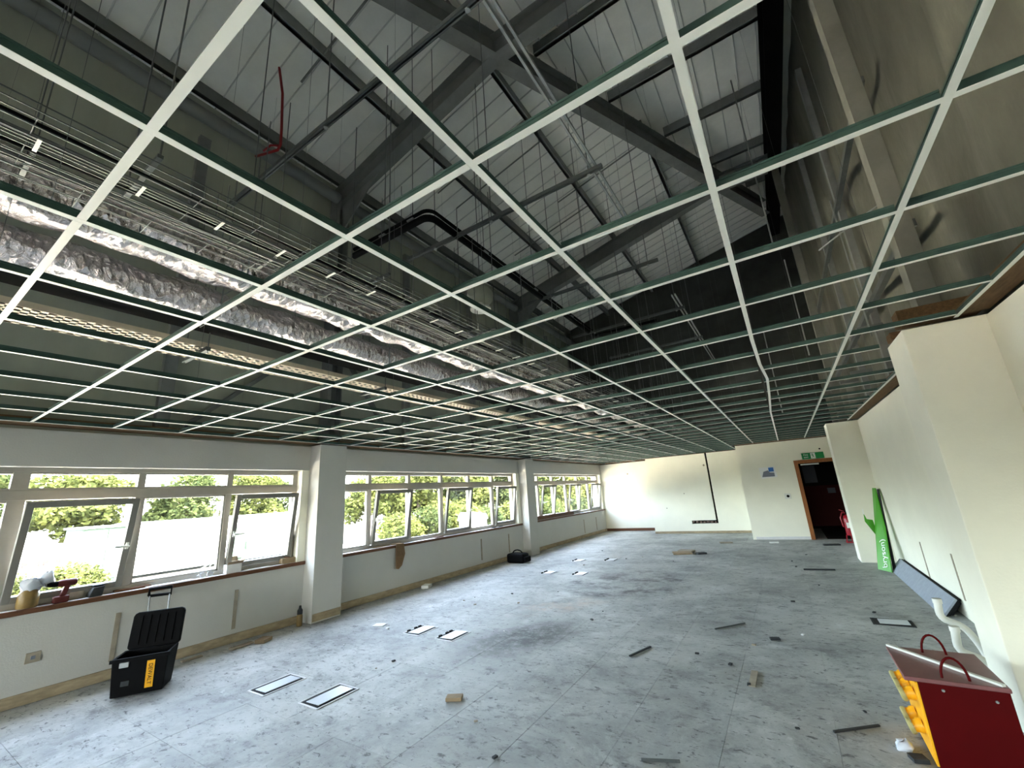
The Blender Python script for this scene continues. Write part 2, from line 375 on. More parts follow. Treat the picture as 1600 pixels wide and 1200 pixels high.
for k, (y0, y1) in enumerate(WALLB):
    s = thing('window_sill', ['timber edged window sill under the nearest window bay, holding the drill', 'timber edged window sill under the middle window bay', 'timber edged window sill under the farthest window bay', 'timber edged window sill of the added bay behind the viewer'][k], 'window sill', (XL, (y0 + y1) / 2, SILL), 'timber edged window sills')
    MB().box(XG - .05, XL + .005, y0 + .004, y1 - .004, SILL - .028, SILL).build('sill_board', m_sill, s)
    MB().box(XL + .006, XL + .035, y0 + .004, y1 - .004, SILL - .045, SILL + .002).build('nosing', m_timber, s, .004)

def sash(parent, y0, y1, z0, z1, tilt, handle_right):
    mt = Matrix.Translation((XG + .03, 0, z0)) @ Matrix.Rotation(tilt, 4, 'Y') @ Matrix.Translation((-XG - .03, 0, -z0))
    t = .058; a, b = y0 + .008, y1 - .008; c, d = z0 + .006, z1 - .006; x0, x1 = XG - .005, XG + .055
    f = MB().box(x0, x1, a, a + t, c, d).box(x0, x1, b - t, b, c, d).box(x0, x1, a + t, b - t, c, c + t).box(x0, x1, a + t, b - t, d - t, d)
    sh = f.xf(mt).build('sash', m_sash, parent, .004)
    MB().box(XG + .022, XG + .028, a + t - .005, b - t + .005, c + t - .005, d - t + .005).xf(mt).build('pane', m_glass, sh)
    hy = (b - t / 2) if handle_right else (a + t / 2); zc = z0 + (z1 - z0) * .46; sgn = -1 if handle_right else 1
    h = MB().box(x1, x1 + .012, hy - .014, hy + .014, zc - .035, zc + .035).box(x1 + .012, x1 + .045, hy - .009, hy + .009, zc - .009, zc + .009).bar((x1 + .045, hy - .01 * sgn, zc), (x1 + .05, hy + .115 * sgn, zc + .006), .016, .02)
    h.xf(mt).build('handle', m_whitepl, sh, .002)
    if tilt > .02:   # tilt stay at the top corner
        MB().bar((XG + .02, b - .02, z1 - .03), mt @ Vector((XG + .02, b - .05, z1 - .05)), .012, .003).build('stay', m_galv, sh)
for k, (y0, y1) in enumerate(BAYS):
    win = thing('window_%d' % (k + 1), ['nearest bay of grey framed windows, with the white cabin seen through it', 'middle bay of grey framed windows between the two pillars', 'farthest bay of grey framed windows at the far corner', 'unseen bay of grey framed windows added behind the viewer for daylight'][k], 'window', (XG, (y0 + y1) / 2, SILL), kind='structure')
    n = 6; pitch = (y1 - y0) / n
    MB().box(XG - .045, XG + .03, y0, y1, SILL, SILL + .055).build('frame_rail', m_frame, win, .004)
    MB().box(XG - .045, XG + .03, y0, y1, HEAD - .045, HEAD).build('frame_rail', m_frame, win, .004)
    MB().box(XG - .045, XG + .035, y0, y1, 1.835, 1.935).build('transom', m_frame, win, .006)
    for i in range(n + 1):
        y = y0 + i * pitch; wdt = .062 if (k == 0 and i == 3) else .036
        if i == 0: y += .036
        if i == n: y -= .036
        MB().box(XG - .045, XG + .03, y - wdt, y + wdt, SILL + .055, HEAD - .045).build('mullion', m_frame, win, .004)
    for i in range(n):
        a, b = y0 + i * pitch + .036, y0 + (i + 1) * pitch - .036
        MB().box(XG - .012, XG - .006, a, b, 1.935, HEAD - .045).build('pane', m_glass, win)
        for (u0, u1, v0, v1) in ((a, b, 1.93, 1.955), (a, b, HEAD - .065, HEAD - .04)):
            MB().box(XG - .03, XG + .02, u0, u1, v0, v1).build('bead', m_frame, win)
        if i % 2 == 1:
            tl = {(0, 3): .175, (0, 5): .13, (1, 1): .15, (1, 3): .15, (1, 5): .14, (2, 1): .16, (2, 3): .15, (2, 5): .15}.get((k, i), .15)
            sash(win, a, b, SILL + .055, 1.835, tl, k == 0 and i == 3 or k == 1 and i == 3)
        else:
            MB().box(XG - .012, XG - .006, a, b, SILL + .055, 1.835).build('pane', m_glass, win)
            MB().box(XG - .03, XG + .02, a, a + .02, SILL + .055, 1.835).box(XG - .03, XG + .02, b - .02, b, SILL + .055, 1.835).box(XG - .03, XG + .02, a, b, SILL + .055, SILL + .075).box(XG - .03, XG + .02, a, b, 1.815, 1.835).build('bead', m_frame, win)

def pillar(x0, x1, y0, y1, label):
    o = MB().box(x0, x1, y0, y1, 0, ZT + .01).build('pillar', m_pillar if x0 > 0 else m_wallshade, None, .006, base=((x0 + x1) / 2, (y0 + y1) / 2, 0)); return tag(o, label, 'pillar', None, 'structure')
pillar(XG - .08, -6.05, *PIL[0], 'white boxed pillar between the nearest and middle window bays')
pillar(XG - .08, -6.06, *PIL[1], 'white boxed pillar between the middle and farthest window bays')
pillar(XG - .08, -6.05, *PIL[2], 'white boxed pillar behind the viewer')
pillar(.89, XR + .05, 3.92, 4.42, 'large white boxed pillar at the right, behind the red box')
pillar(.826, XR + .05, 10.2, 10.68, 'white boxed pillar at the right, beside the leaning green board')
MB().box(-6.056, -6.045, PIL[0][0] + .01, PIL[0][1] - .01, .02, .12).build('trim_1', m_skirt); struct(bpy.data.objects['trim_1'], 'bare timber skirting on the first window pillar', 'skirting')

# baseboards
for k, (y0, y1) in enumerate(WALLB):
    o = MB().box(XL, XL + .018, y0 + (.0 if k else 0), y1, .004, .105).build('baseboard_left', m_skirt, None, .003); struct(o, ['bare timber skirting under the nearest window bay', 'bare timber skirting under the middle window bay', 'bare timber skirting under the farthest window bay', 'bare timber skirting behind the viewer'][k], 'skirting')

# ------------------------------------------------------------------ right wall, far wall, back wall
wr = struct(MB().box(XR, XR + .12, YB, YF3 + .2, 0, ZT).build('wall_right', m_wall), 'white plastered wall running down the right side', 'wall')
for (y, z0, z1) in ((7.95, .16, .62), (6.6, .2, .66)):
    MB().box(XR - .006, XR, y - .02, y + .02, z0, z1).build('wall_scar', m_scar, wr)
wf = thing('wall_far', 'stepped white end wall with a cable chase and doorway', 'wall', kind='structure')
MB().box(XL, -4.15, YF1, YF1 + .12, 0, ZT).build('wall_panel', m_wall, wf)
# middle step with a real chase cut into it
cx0, cx1 = -2.185, -2.125; hz0, hz1, hx0 = .30, .40, -2.92
MB().box(-4.15, cx0, YF2, YF2 + .1, hz1, ZT).build('wall_panel', m_wall, wf)
MB().box(cx1, -1.10, YF2, YF2 + .1, hz1, ZT).build('wall_panel', m_wall, wf)
MB().box(-4.15, hx0, YF2, YF2 + .1, hz0, hz1).box(cx1, -1.10, YF2, YF2 + .1, hz0, hz1).box(-4.15, -1.10, YF2, YF2 + .1, 0, hz0).build('wall_panel', m_wall, wf)
MB().box(-4.15, -4.05, YF2 + .1, YF1 + .1, 0, ZT).box(-4.05, -1.1, YF2 + .1, YF2 + .14, 0, ZT).build('chase_back', m_hole, wf)
b = MB()
for i in range(7):
    x = hx0 + .05 + i * .11; b.obox((x, YF2 + .05, .345 + rnd.uniform(-.02, .02)), (rnd.uniform(.02, .045), 0, 0), (0, .04, 0), (0, 0, rnd.uniform(.02, .04)))
b.build('chase_rubble', m_brick, wf)
DX0, DX1, DZ = .30, 1.12, 1.90
MB().box(-1.10, DX0 - .09, YF3, YF3 + .12, 0, ZT).build('wall_panel', m_wall, wf)
MB().box(-1.10, -1.0, YF3 + .12, YF2 + .1, 0, ZT).build('wall_panel', m_wall, wf)
MB().box(DX0 - .09, XR, YF3, YF3 + .12, DZ + .09, ZT).box(DX1 + .09, XR, YF3, YF3 + .12, 0, DZ + .09).build('wall_panel', m_wall, wf)
for (x, z, r_) in ((-5.2, 2.1, .035), (-3.02, 1.27, .022), (-3.65, .82, .022), (-2.26, 2.14, .04)):
    yy = YF1 if x < -4.2 else YF2
    MB().lathe((x, yy - .001, z), [(r_, -.004), (r_ * .6, .003)], 10, (0, -1, 0)).build('plug_hole', m_scar, wf)
dr = thing('door_1', 'open doorway with an orange stained timber frame', 'doorway', (DX0, YF3, 0), kind='structure')
MB().box(DX0 - .09, DX0, YF3 - .02, YF3 + .14, 0, DZ + .09).build('door_jamb', m_door, dr, .004)
MB().box(DX1, DX1 + .09, YF3 - .02, YF3 + .14, 0, DZ + .09).build('door_jamb', m_door, dr, .004)
MB().box(DX0, DX1, YF3 - .02, YF3 + .14, DZ, DZ + .09).build('door_head', m_door, dr, .004)
MB().box(DX0 + .05, DX0 + .45, YF3 + .03, YF3 + .07, DZ - .05, DZ - .012).build('door_closer', m_galv, dr, .003)
for z in (1.55, 1.72): MB().box(DX1 - .004, DX1, YF3 + .02, YF3 + .06, z - .05, z + .05).build('hinge', m_galv, dr)
co = struct(MB().box(-.6, .0, YF3 + .12, 17.2, 0, 2.6).box(1.75, 1.9, YF3 + .12, 17.2, 0, 2.6).box(-.6, 1.9, 17.2, 17.3, 0, 2.6).box(-.6, 1.9, YF3 + .12, 17.2, 2.5, 2.6).box(-.6, 1.9, YF3 + .12, 17.2, -.1, 0).build('wall_corridor', m_corr), 'dark corridor beyond the open doorway', 'corridor')
MB().box(0.0, 1.75, 17.17, 17.198, 0, 1.25).build('dado', m_corrred, co)
MB().box(.45, .80, 17.14, 17.168, 1.35, 1.9).build('notice_sheet', m_ink, co)
for x in (1.0, 1.35): MB().box(x, x + .2, 17.12, 17.165, 1.0, 1.16).build('notice_sheet', m_ink, co)
struct(MB().box(XG - .2, XR + .2, YB - .12, YB, -.1, SILL).box(XG - .2, XR + .2, YB - .12, YB, HEAD, ZT).box(XG - .2, -5.6, YB - .12, YB, SILL, HEAD).box(.6, XR + .2, YB - .12, YB, SILL, HEAD).box(-2.6, -2.4, YB - .12, YB, SILL, HEAD).build('wall_back', m_wall), 'white wall behind the viewer, with window openings added for daylight', 'wall')  # openings here are added to bring daylight from behind
struct(MB().box(XL, -4.15, YF1 - .018, YF1, .004, .10).build('baseboard_far_1', m_timber, None, .003), 'reddish timber skirting at the far left corner', 'skirting')
struct(MB().box(-4.15, -1.10, YF2 - .02, YF2, .004, .075).build('baseboard_far_2', m_skirt, None, .003), 'worn pale skirting under the cable chase', 'skirting')
struct(MB().box(-1.02, DX0 - .095, YF3 - .02, YF3, .004, .075).build('baseboard_far_3', m_sill, None, .003), 'white skirting left of the doorway', 'skirting')

# things on the far wall
s = thing('exit_sign', 'green and white emergency exit sign above the doorway', 'sign', (.65, YF3 - .001, 2.07))
MB().box(.42, .90, YF3 - .03, YF3 - .002, 2.0, 2.16).build('sign_panel', m_signgreen, s, .004)
MB().box(.615, .715, YF3 - .033, YF3 - .031, 2.01, 2.15).build('door_symbol', m_white, s)
b = MB().lathe((.655, YF3 - .034, 2.125), [(.012, 0), (.012, .002)], 10, (0, -1, 0)).bar((.652, YF3 - .035, 2.112), (.668, YF3 - .035, 2.07), .002, .018, (1, 0, 0)).bar((.668, YF3 - .035, 2.07), (.645, YF3 - .035, 2.03), .002, .011, (1, 0, 0)).bar((.668, YF3 - .035, 2.07), (.69, YF3 - .035, 2.035), .002, .011, (1, 0, 0)).bar((.645, YF3 - .035, 2.1), (.63, YF3 - .035, 2.08), .002, .009, (1, 0, 0)).bar((.66, YF3 - .035, 2.1), (.69, YF3 - .035, 2.09), .002, .009, (1, 0, 0))
b.build('running_figure', m_signgreen, s)
for r_, t in ((2.11, 'Fire'), (2.05, 'exit')): text_mesh(t, .065, .001, frame_mtx((.51, YF3 - .033, r_), (1, 0, 0), (0, 0, 1)), 'lettering', m_white, s)
MB().prism([(.78, YF3 - .032, 2.08), (.82, YF3 - .032, 2.12), (.82, YF3 - .032, 2.095), (.87, YF3 - .032, 2.095), (.87, YF3 - .032, 2.065), (.82, YF3 - .032, 2.065), (.82, YF3 - .032, 2.04)], (0, -.002, 0)).build('arrow', m_signgreen, s)
tag(MB().lathe((.84, YF3, 2.24), [(.02, 0), (.02, .02), (.012, .03)], 12, (0, -1, 0)).build('wall_sensor', m_black), 'small black round fitting above the green exit sign', 'sensor')
s = thing('wall_notice', 'white paper notice with a blue square, left of the doorway', 'notice', (-.43, YF3, 1.7))
MB().prism([(-.63, YF3 - .003, 1.87), (-.60, YF3 - .003, 1.57), (-.22, YF3 - .003, 1.60), (-.25, YF3 - .003, 1.89)], (0, -.004, 0)).build('paper', m_white, s)
MB().box(-.40, -.28, YF3 - .010, YF3 - .008, 1.75, 1.86).build('printed_square', m_blue, s)
MB().prism([(-.58, YF3 - .008, 1.62), (-.53, YF3 - .008, 1.76), (-.42, YF3 - .008, 1.79), (-.38, YF3 - .008, 1.73), (-.28, YF3 - .008, 1.72), (-.28, YF3 - .008, 1.62)], (0, -.002, 0)).build('printed_picture', m_ink, s)
s = thing('light_switch', 'white wall plate with a dark switch, left of the doorway', 'switch', (-.09, YF3, 1.09))
MB().box(-.16, -.02, YF3 - .012, YF3, 1.02, 1.16).build('plate', m_whitepl, s, .003)
MB().lathe((-.085, YF3 - .012, 1.09), [(.035, 0), (.03, .014)], 12, (0, -1, 0)).build('knob', m_black, s)
s = thing('wall_socket', 'small square wall plate low on the wall left of the open toolbox', 'socket', (XL, 1.25, .39))
MB().box(XL, XL + .01, 1.20, 1.30, .345, .435).build('plate', m_scar, s, .002)
MB().box(XL + .01, XL + .014, 1.235, 1.265, .375, .405).build('insert', m_ink, s)

# ------------------------------------------------------------------ above the ceiling: cladding, roof, steel
def zM(x): return 7.95 + .24 * (x + 2.5)
def zR(y): return 7.95 + .096 * (y - 4.15)
def xB(y): return -2.5 + .4 * (y - 4.15)
YE = 16.6
vl = struct(MB().box(XL - .12, XL - .06, YB - .2, YE, ZT, 7.9).build('wall_left_cladding', m_clad), 'dark cladding of the outer wall above the windows', 'cladding')
for i, y in enumerate((-2.1, 1.95, 5.95, 8.2, 12.6, 14.6)):
    MB().box(XL - .06, XL + .03, y - .07, y + .07, ZT + .05, 7.0).build('cladding_post', m_steel2, vl)
MB().box(XL - .06, XL, YB, YE, 5.0, 5.12).build('cladding_rail', m_steel2, vl)
for (a, c) in (((-6.3, 3.9, 4.3), (-6.3, 2.2, 2.7)), ((-6.3, 4.4, 4.3), (-6.3, 5.6, 2.7)), ((-6.3, 10.2, 4.3), (-6.3, 8.6, 2.7)), ((-6.3, 10.6, 4.3), (-6.3, 12.0, 2.7))):
    MB().bar(a, c, .05, .09, (1, 0, 0)).build('wall_brace', m_steel, vl)
# right upper wall: creased membrane
def membrane(name, x, y0, y1, z0, z1, seed):
    rr = random.Random(seed); ny, nz = 90, 26; vs = []; fs = []
    ph = [(rr.uniform(1.5, 7), rr.uniform(0, 6), rr.uniform(.012, .035), rr.uniform(-.9, .9)) for _ in range(7)]
    for i in range(ny + 1):
        for k in range(nz + 1):
            y = y0 + (y1 - y0) * i / ny; z = z0 + (z1 - z0) * k / nz
            dx = sum(a * math.sin(w_ * y + p + s_ * z) for (w_, p, a, s_) in ph)
            vs.append((x + dx * max(.15, min(1, (z1 - 1.2 - z) / 2)), y, z))
    for i in range(ny):
        for k in range(nz): q = i * (nz + 1) + k; fs.append((q, q + nz + 1, q + nz + 2, q + 1))
    return MB().add(vs, fs, True)
wu = struct(membrane('m', 1.50, YB - .2, YE, ZT - .1, 9.6, 4).build('wall_right_membrane', m_memb), 'creased dark membrane hanging above the right wall', 'membrane')
for (y, w_) in ((5.2, .10), (7.0, .10), (8.8, .10), (2.3, .10), (.6, .10)):
    MB().box(1.34, 1.42, y - w_ / 2, y + w_ / 2, ZT + .1, 7.8).build('membrane_stud', m_steel2, wu)
for z in (3.6, 5.2): MB().box(1.30, 1.36, 4.6, 12.6, z, z + .07).build('membrane_rail', m_strut, wu)
for (y, z) in ((5.6, 3.0), (6.6, 3.3), (7.9, 3.0), (9.2, 3.1)):
    MB().box(1.10, 1.36, y, y + .06, z, z + .05).build('membrane_bracket', m_steel, wu)
struct(MB().box(1.62, 1.75, YB - .4, 17.4, -1.5, 10.2).build('wall_sunblock_right', m_clad), 'unseen outer wall added behind the right hand membrane to block sun', 'wall')  # this and the next two: unseen shell added against sun leaks
struct(MB().box(XL - .4, 1.7, YB - .35, YB - .2, -1.5, SILL).box(XL - .4, 1.7, YB - .35, YB - .2, HEAD, 10.2).box(XL - .4, -5.6, YB - .35, YB - .2, SILL, HEAD).box(.6, 1.7, YB - .35, YB - .2, SILL, HEAD).build('wall_sunblock_back', m_clad), 'unseen outer wall added behind the viewer to block sun', 'wall')
struct(MB().box(XL - .4, 1.7, 17.35, 17.5, -1.5, 10.2).build('wall_sunblock_far', m_clad), 'unseen outer wall added beyond the far end to block sun', 'wall')
fb = struct(membrane('m', 0, XL - .05, 1.5, 4.4, 9.6, 9).xf(Matrix.Translation((0, 14.4, 0)) @ Matrix.Rotation(R(90), 4, 'Z') @ Matrix.Scale(-1, 4, (0, 1, 0))).build('wall_far_barrier', m_barr), 'black fire barrier sheet across the far roof space', 'fire barrier')
struct(MB().box(XL - .1, 1.6, YE, YE + .1, ZT, 10).build('wall_far_cladding', m_barr), 'dark end wall of the roof space', 'cladding')
# roof: individual sheets that follow the two slopes, meeting at the skewed hip
struct(MB().box(XL - .5, 1.8, YB - .5, 17.6, 9.9, 10.0).build('roof_leak_block', m_clad), 'unseen roof deck added above the ribbed sheeting to block light leaks', 'roof deck')  # unseen backing slab added to stop light coming through the sheet gaps
roof = thing('ceiling', 'pale ribbed roof sheeting high above the ceiling grid', 'roof', (0, 0, 0), kind='structure')
SH = .64
y = YB - .4
while y < 17.4:
    y1 = min(y + 1.0, 17.4); b = MB()
    lim = lambda yy: min(max(xB(yy), XL - .4), 1.7)
    z = lambda x: zM(x) + SH
    a0, a1 = XL - .4, XL - .4; e0, e1 = lim(y), lim(y1)
    if e0 > a0 or e1 > a1:
        b.prism([(a0, y, z(a0)), (e0, y, z(e0)), (e1, y1, z(e1)), (a1, y1, z(a1))], (0, 0, .06)); b.k = 1
        for r_ in (.0, .333, .667):
            yy = y + r_ + .03; e = lim(yy)
            if e > a0 + .1: b.prism([(a0, yy - .010, z(a0)), (a0, yy + .010, z(a0)), (a0, yy + .005, z(a0) - .022), (a0, yy - .005, z(a0) - .022)], (e - a0, 0, z(e) - z(a0)))
        b.build('roof_sheet', [m_roof, m_rib], roof)
    y = y1
x = XL - .4
yB = lambda xx: 4.15 + (xx + 2.5) / .4
while x < 1.7:
    x1 = min(x + 1.0, 1.7); b = MB(); lo = YB - .4
    z = lambda yy: zR(yy) + SH
    cl = lambda v: min(max(v, lo), 17.4)
    e0, e1 = cl(yB(x)), cl(yB(x1))
    if e1 > lo + .05:
        b.prism([(x, lo, z(lo)), (x1, lo, z(lo)), (x1, e1, z(e1)), (x, e0, z(e0))], (0, 0, .06)); b.k = 1
        for r_ in (.0, .333, .667):
            xx = x + r_ + .03; e = cl(yB(xx))
            if e > lo + .1: b.prism([(xx - .010, lo, z(lo)), (xx + .010, lo, z(lo)), (xx + .005, lo, z(lo) - .022), (xx - .005, lo, z(lo) - .022)], (0, e - lo, z(e) - z(lo)))
        b.build('roof_sheet', [m_roof, m_rib], roof)
    x = x1
def ibeam(p, q, dep, wid, tf=.016, tw=.014):
    p, q = Vector(p), Vector(q); d = (q - p).normalized(); L = (q - p).length; s_ = d.cross(Vector((0, 0, 1))).normalized(); u = s_.cross(d); c = (p + q) / 2
    return MB().obox(c + u * tf / 2, d * L / 2, s_ * wid / 2, u * tf / 2).obox(c + u * (dep - tf / 2), d * L / 2, s_ * wid / 2, u * tf / 2).obox(c + u * dep / 2, d * L / 2, s_ * tw / 2, u * (dep / 2 - tf))
for k, y in enumerate((4.15, 10.4)):
    xb = xB(y)
    t = thing('portal_frame', ['dark steel portal frame crossing the roof above the nearer pillars', 'dark steel portal frame crossing the roof above the farther pillars'][k], 'steel frame', (XL, y, ZT), 'steel portal frames')
    ibeam((XL + .1, y, zM(XL + .1)), (xb, y, zM(xb)), .40, .20).build('rafter', m_steel, t)
    ibeam((xb, y, zM(xb)), (1.25, y, zM(xb)), .40, .20).build('rafter', m_steel, t)
    MB().box(XL - .04, XL + .26, y - .1, y - .085, ZT + .02, 7.3).box(XL - .04, XL + .26, y + .085, y + .1, ZT + .02, 7.3).box(XL + .1, XL + .12, y - .085, y + .085, ZT + .02, 7.3).build('column', m_steel, t)
    MB().prism([(XL + .2, y - .012, 6.5), (XL + .2, y - .012, 7.1), (XL + 1.2, y - .012, zM(XL + 1.2) + .02)], (0, .024, 0)).build('haunch', m_steel, t)
    MB().box(1.07, 1.20, y - .03, y + .12, ZT + .02, 8.1 if k == 0 else 8.6).build('column', mat('column_casing', (.50, .50, .46), .8, noise=.2, scale=3), t)
hb = ibeam((xB(1.5), 1.5, zM(xB(1.5))), (xB(12.7), 12.7, zM(xB(12.7))), .42, .22)
tag(hb.build('hip_beam', m_steel), 'dark diagonal steel beam where the two roof slopes meet', 'beam')
eb = ibeam((1.13, YB, zR(YB) - .02), (1.13, 14.3, zR(14.3) - .02), .45, .26)
tag(eb.build('edge_beam', m_black), 'black steel edge beam running above the right hand membrane', 'beam')
for k, x in enumerate((-6.12, -4.5, -2.8, -1.15)):
    ys0 = YB if x < -3 else max(YB, yB(x)); z = zM(x) + .42
    o = MB().box(x - .03, x + .03, ys0, 17, z, z + .22).box(x - .03, x + .05, ys0, 17, z, z + .012).build('purlin', m_steel2 if k else m_steel, None, base=(x, ys0, z))
    tag(o, ['dark eaves purlin, lowest one along the left edge of the roof', 'roof purlin running lengthwise, second from the left eaves', 'roof purlin running lengthwise, third from the left eaves', 'short roof purlin running lengthwise, nearest the diagonal beam'][k], 'purlin', 'roof purlins')
for k, y in enumerate((2.6, 4.78, 6.45, 8.1, 9.85, 11.5)):
    z = zR(y) + .42; x0 = xB(y) + .12
    o = MB().box(x0, 1.2, y - .03, y + .03, z, z + .22).box(x0, 1.2, y - .05, y + .03, z, z + .012).build('cross_purlin', m_steel2, None, base=(x0, y, z))
    tag(o, 'short roof purlin running across, ' + ['first', 'second', 'third', 'fourth', 'fifth', 'sixth'][k] + ' from the viewer, right of the diagonal beam', 'purlin', 'cross purlins at the right')
o = MB().tube([(-6.05, YB, 7.14), (-6.05, 4.0, 7.14)], .10, 14).tube([(-6.05, 4.3, 7.14), (-6.05, 10.2, 7.14)], .10, 14).tube([(-6.05, 10.6, 7.14), (-6.05, 16.5, 7.14)], .10, 14).build('eaves_pipe', mat('eaves_pipe_grey', (.46, .47, .46), .6), None)
tag(o, 'grey round pipe along the left eaves under the roof', 'pipe')
for k, y in enumerate((1.1, 2.6, 5.6, 6.2, 7.9, 8.6)):
    x0, x1 = (-4.5, -2.8) if k != 4 else (-2.8, -1.15)
    o = MB().tube([(x0 - .5, y, zM(x0 - .5) + .44), (x1, y, zM(x1) + .44)], .016, 6).build('sag_rod', m_steel); tag(o, 'thin steel sag rod between roof purlins, ' + ['first', 'second', 'third', 'fourth', 'fifth', 'sixth'][k] + ' from the viewer', 'rod', 'sag rods')

# ------------------------------------------------------------------ perimeter timbers above the wall tops
o = MB().box(XL - .05, -6.06, YB, YF1, ZT + .035, ZT + .085).build('trim_2', m_timber2); struct(o, 'brown timber edging along the top of the window wall', 'timber edging')
o = MB().box(1.19, XR + .02, YB, 3.90, ZT + .035, ZT + .085).box(1.19, XR + .02, 4.44, 10.18, ZT + .035, ZT + .085).build('trim_3', m_timber2); struct(o, 'brown timber edging along the top of the right wall', 'timber edging')
o = MB().box(XL, XR, YF3 - .12 if False else YF1 - .1, YF1, ZT + .03, ZT + .08).build('trim_4', m_timber2); struct(o, 'timber edging along the top of the far left wall', 'timber edging')
o = MB().box(-1.1, XR, YF3 - .1, YF3 + .02, ZT + .01, ZT + .07).build('trim_5', m_timber2); struct(o, 'timber edging above the doorway wall', 'timber edging')
o = MB().box(.90, 1.34, 3.95, 4.10, ZT + .06, ZT + .17).box(.90, 1.34, 4.28, 4.42, ZT + .04, ZT + .10).build('trim_6', m_timber2, None, .004); struct(o, 'timber block packed on top of the large right pillar', 'timber block')

# ------------------------------------------------------------------ suspended ceiling grid
grid = thing('ceiling_grid', 'white suspended ceiling grid of square cells with all tiles missing', 'ceiling grid', (0, 0, GZ))
TX = [.575 - .6 * i for i in range(-1, 12)]
TY = [.259 + .597 * j for j in range(-14, 28)]
TY = [t for t in TY if t < YF1 - .05]
def tee_mesh(L, along_y, name, w=.024, h=.036):
    b = MB()
    if along_y:
        b.box(-w / 2, w / 2, 0, L, 0, .0012); b.k = 1; b.box(-.0012, .0012, 0, L, .0012, h).box(-.004, .004, 0, L, h - .008, h)
    else:
        b.box(0, L, -w / 2, w / 2, 0, .0012); b.k = 1; b.box(0, L, -.0012, .0012, .0012, h).box(0, L, -.004, .004, h - .008, h)
    return b.mesh(name, [m_tee, m_web])
def ymax(x): return YF3 - .03 if x > -1.1 else (YF2 - .02 if x > -4.15 else YF1 - .02)
for i, x in enumerate(TX):
    edge = i in (0, len(TX) - 1)
    y1 = ymax(x)
    if edge and i == 0: segs = [(YB, 3.90), (4.45, 10.17), (10.7, y1)]
    elif edge: segs = [(YB, y1)]
    else: segs = [(YB, y1)]
    for (a, c) in segs:
        if i == 2:   # one runner is visibly bowed
            b = MB(); pts = [(x, a), (x, 3.4), (x + .012, 4.2), (x + .045, 4.9), (x + .03, 6.0), (x, 7.5), (x, c)]
            for (p, q) in zip(pts[:-1], pts[1:]):
                b.k = 0; b.bar((p[0], p[1], GZ + .0006), (q[0], q[1], GZ + .0006), .024, .0012); b.k = 1; b.bar((p[0], p[1], GZ + .019), (q[0], q[1], GZ + .019), .003, .034)
            b.build('main_tee', [m_tee, m_web], grid)
        else:
            o = bpy.data.objects.new('main_tee' if not edge else 'edge_angle', tee_mesh(c - a, True, 'main_tee')); C.objects.link(o); o.parent = grid; o.location = (x, a, rnd.uniform(-.002, .002))
pieces = []
for j, y in enumerate(TY):
    for i in range(len(TX) - 1):
        xa, xc = TX[i + 1], TX[i]
        if y > ymax((xa + xc) / 2) - .02: continue
        if i == 0 and (3.9 < y < 4.44 or 10.17 < y < 10.7): xc = .86
        c = Vector(((xa + xc) / 2, y, GZ)); z = visible(c); pieces.append((z if z else 100 + c.length, xa, xc, y))
    # stub to the walls
pieces.sort(key=lambda t: t[0])
ct = {}; rest = MB()
for q, (z, xa, xc, y) in enumerate(pieces):
    if q < 300 and z < 100:
        L = round(xc - xa - .024, 3)
        if L not in ct: ct[L] = tee_mesh(L, False, 'cross_tee')
        o = bpy.data.objects.new('cross_tee', ct[L]); C.objects.link(o); o.parent = grid; o.location = (xa + .012, y + rnd.uniform(-.004, .004), rnd.uniform(-.001, .001))
    else:
        rest.k = 0; rest.box(xa + .012, xc - .012, y - .012, y + .012, GZ, GZ + .0012); rest.k = 1; rest.box(xa + .012, xc - .012, y - .0015, y + .0015, GZ + .0012, GZ + .036)
rest.build('cross_tee_field', [m_tee, m_web], grid)['kind'] = 'stuff'
hw = {}
for i, x in enumerate(TX[1:-1]):
    for j, y in enumerate(TY[2:-4:2]):
        if (i + j) % 2 or rnd.random() < .12: continue
        xx = x; yy = y + rnd.uniform(-.25, .25)
        zt = min(zM(xx), zR(yy)) + .42 if rnd.random() < .7 else rnd.uniform(3.4, 6.0)
        MB().tube([(xx, yy, GZ + .03), (xx + rnd.uniform(-.04, .04), yy + rnd.uniform(-.04, .04), zt)], .0013, 4, False).build('hanger_wire', m_wire, grid)

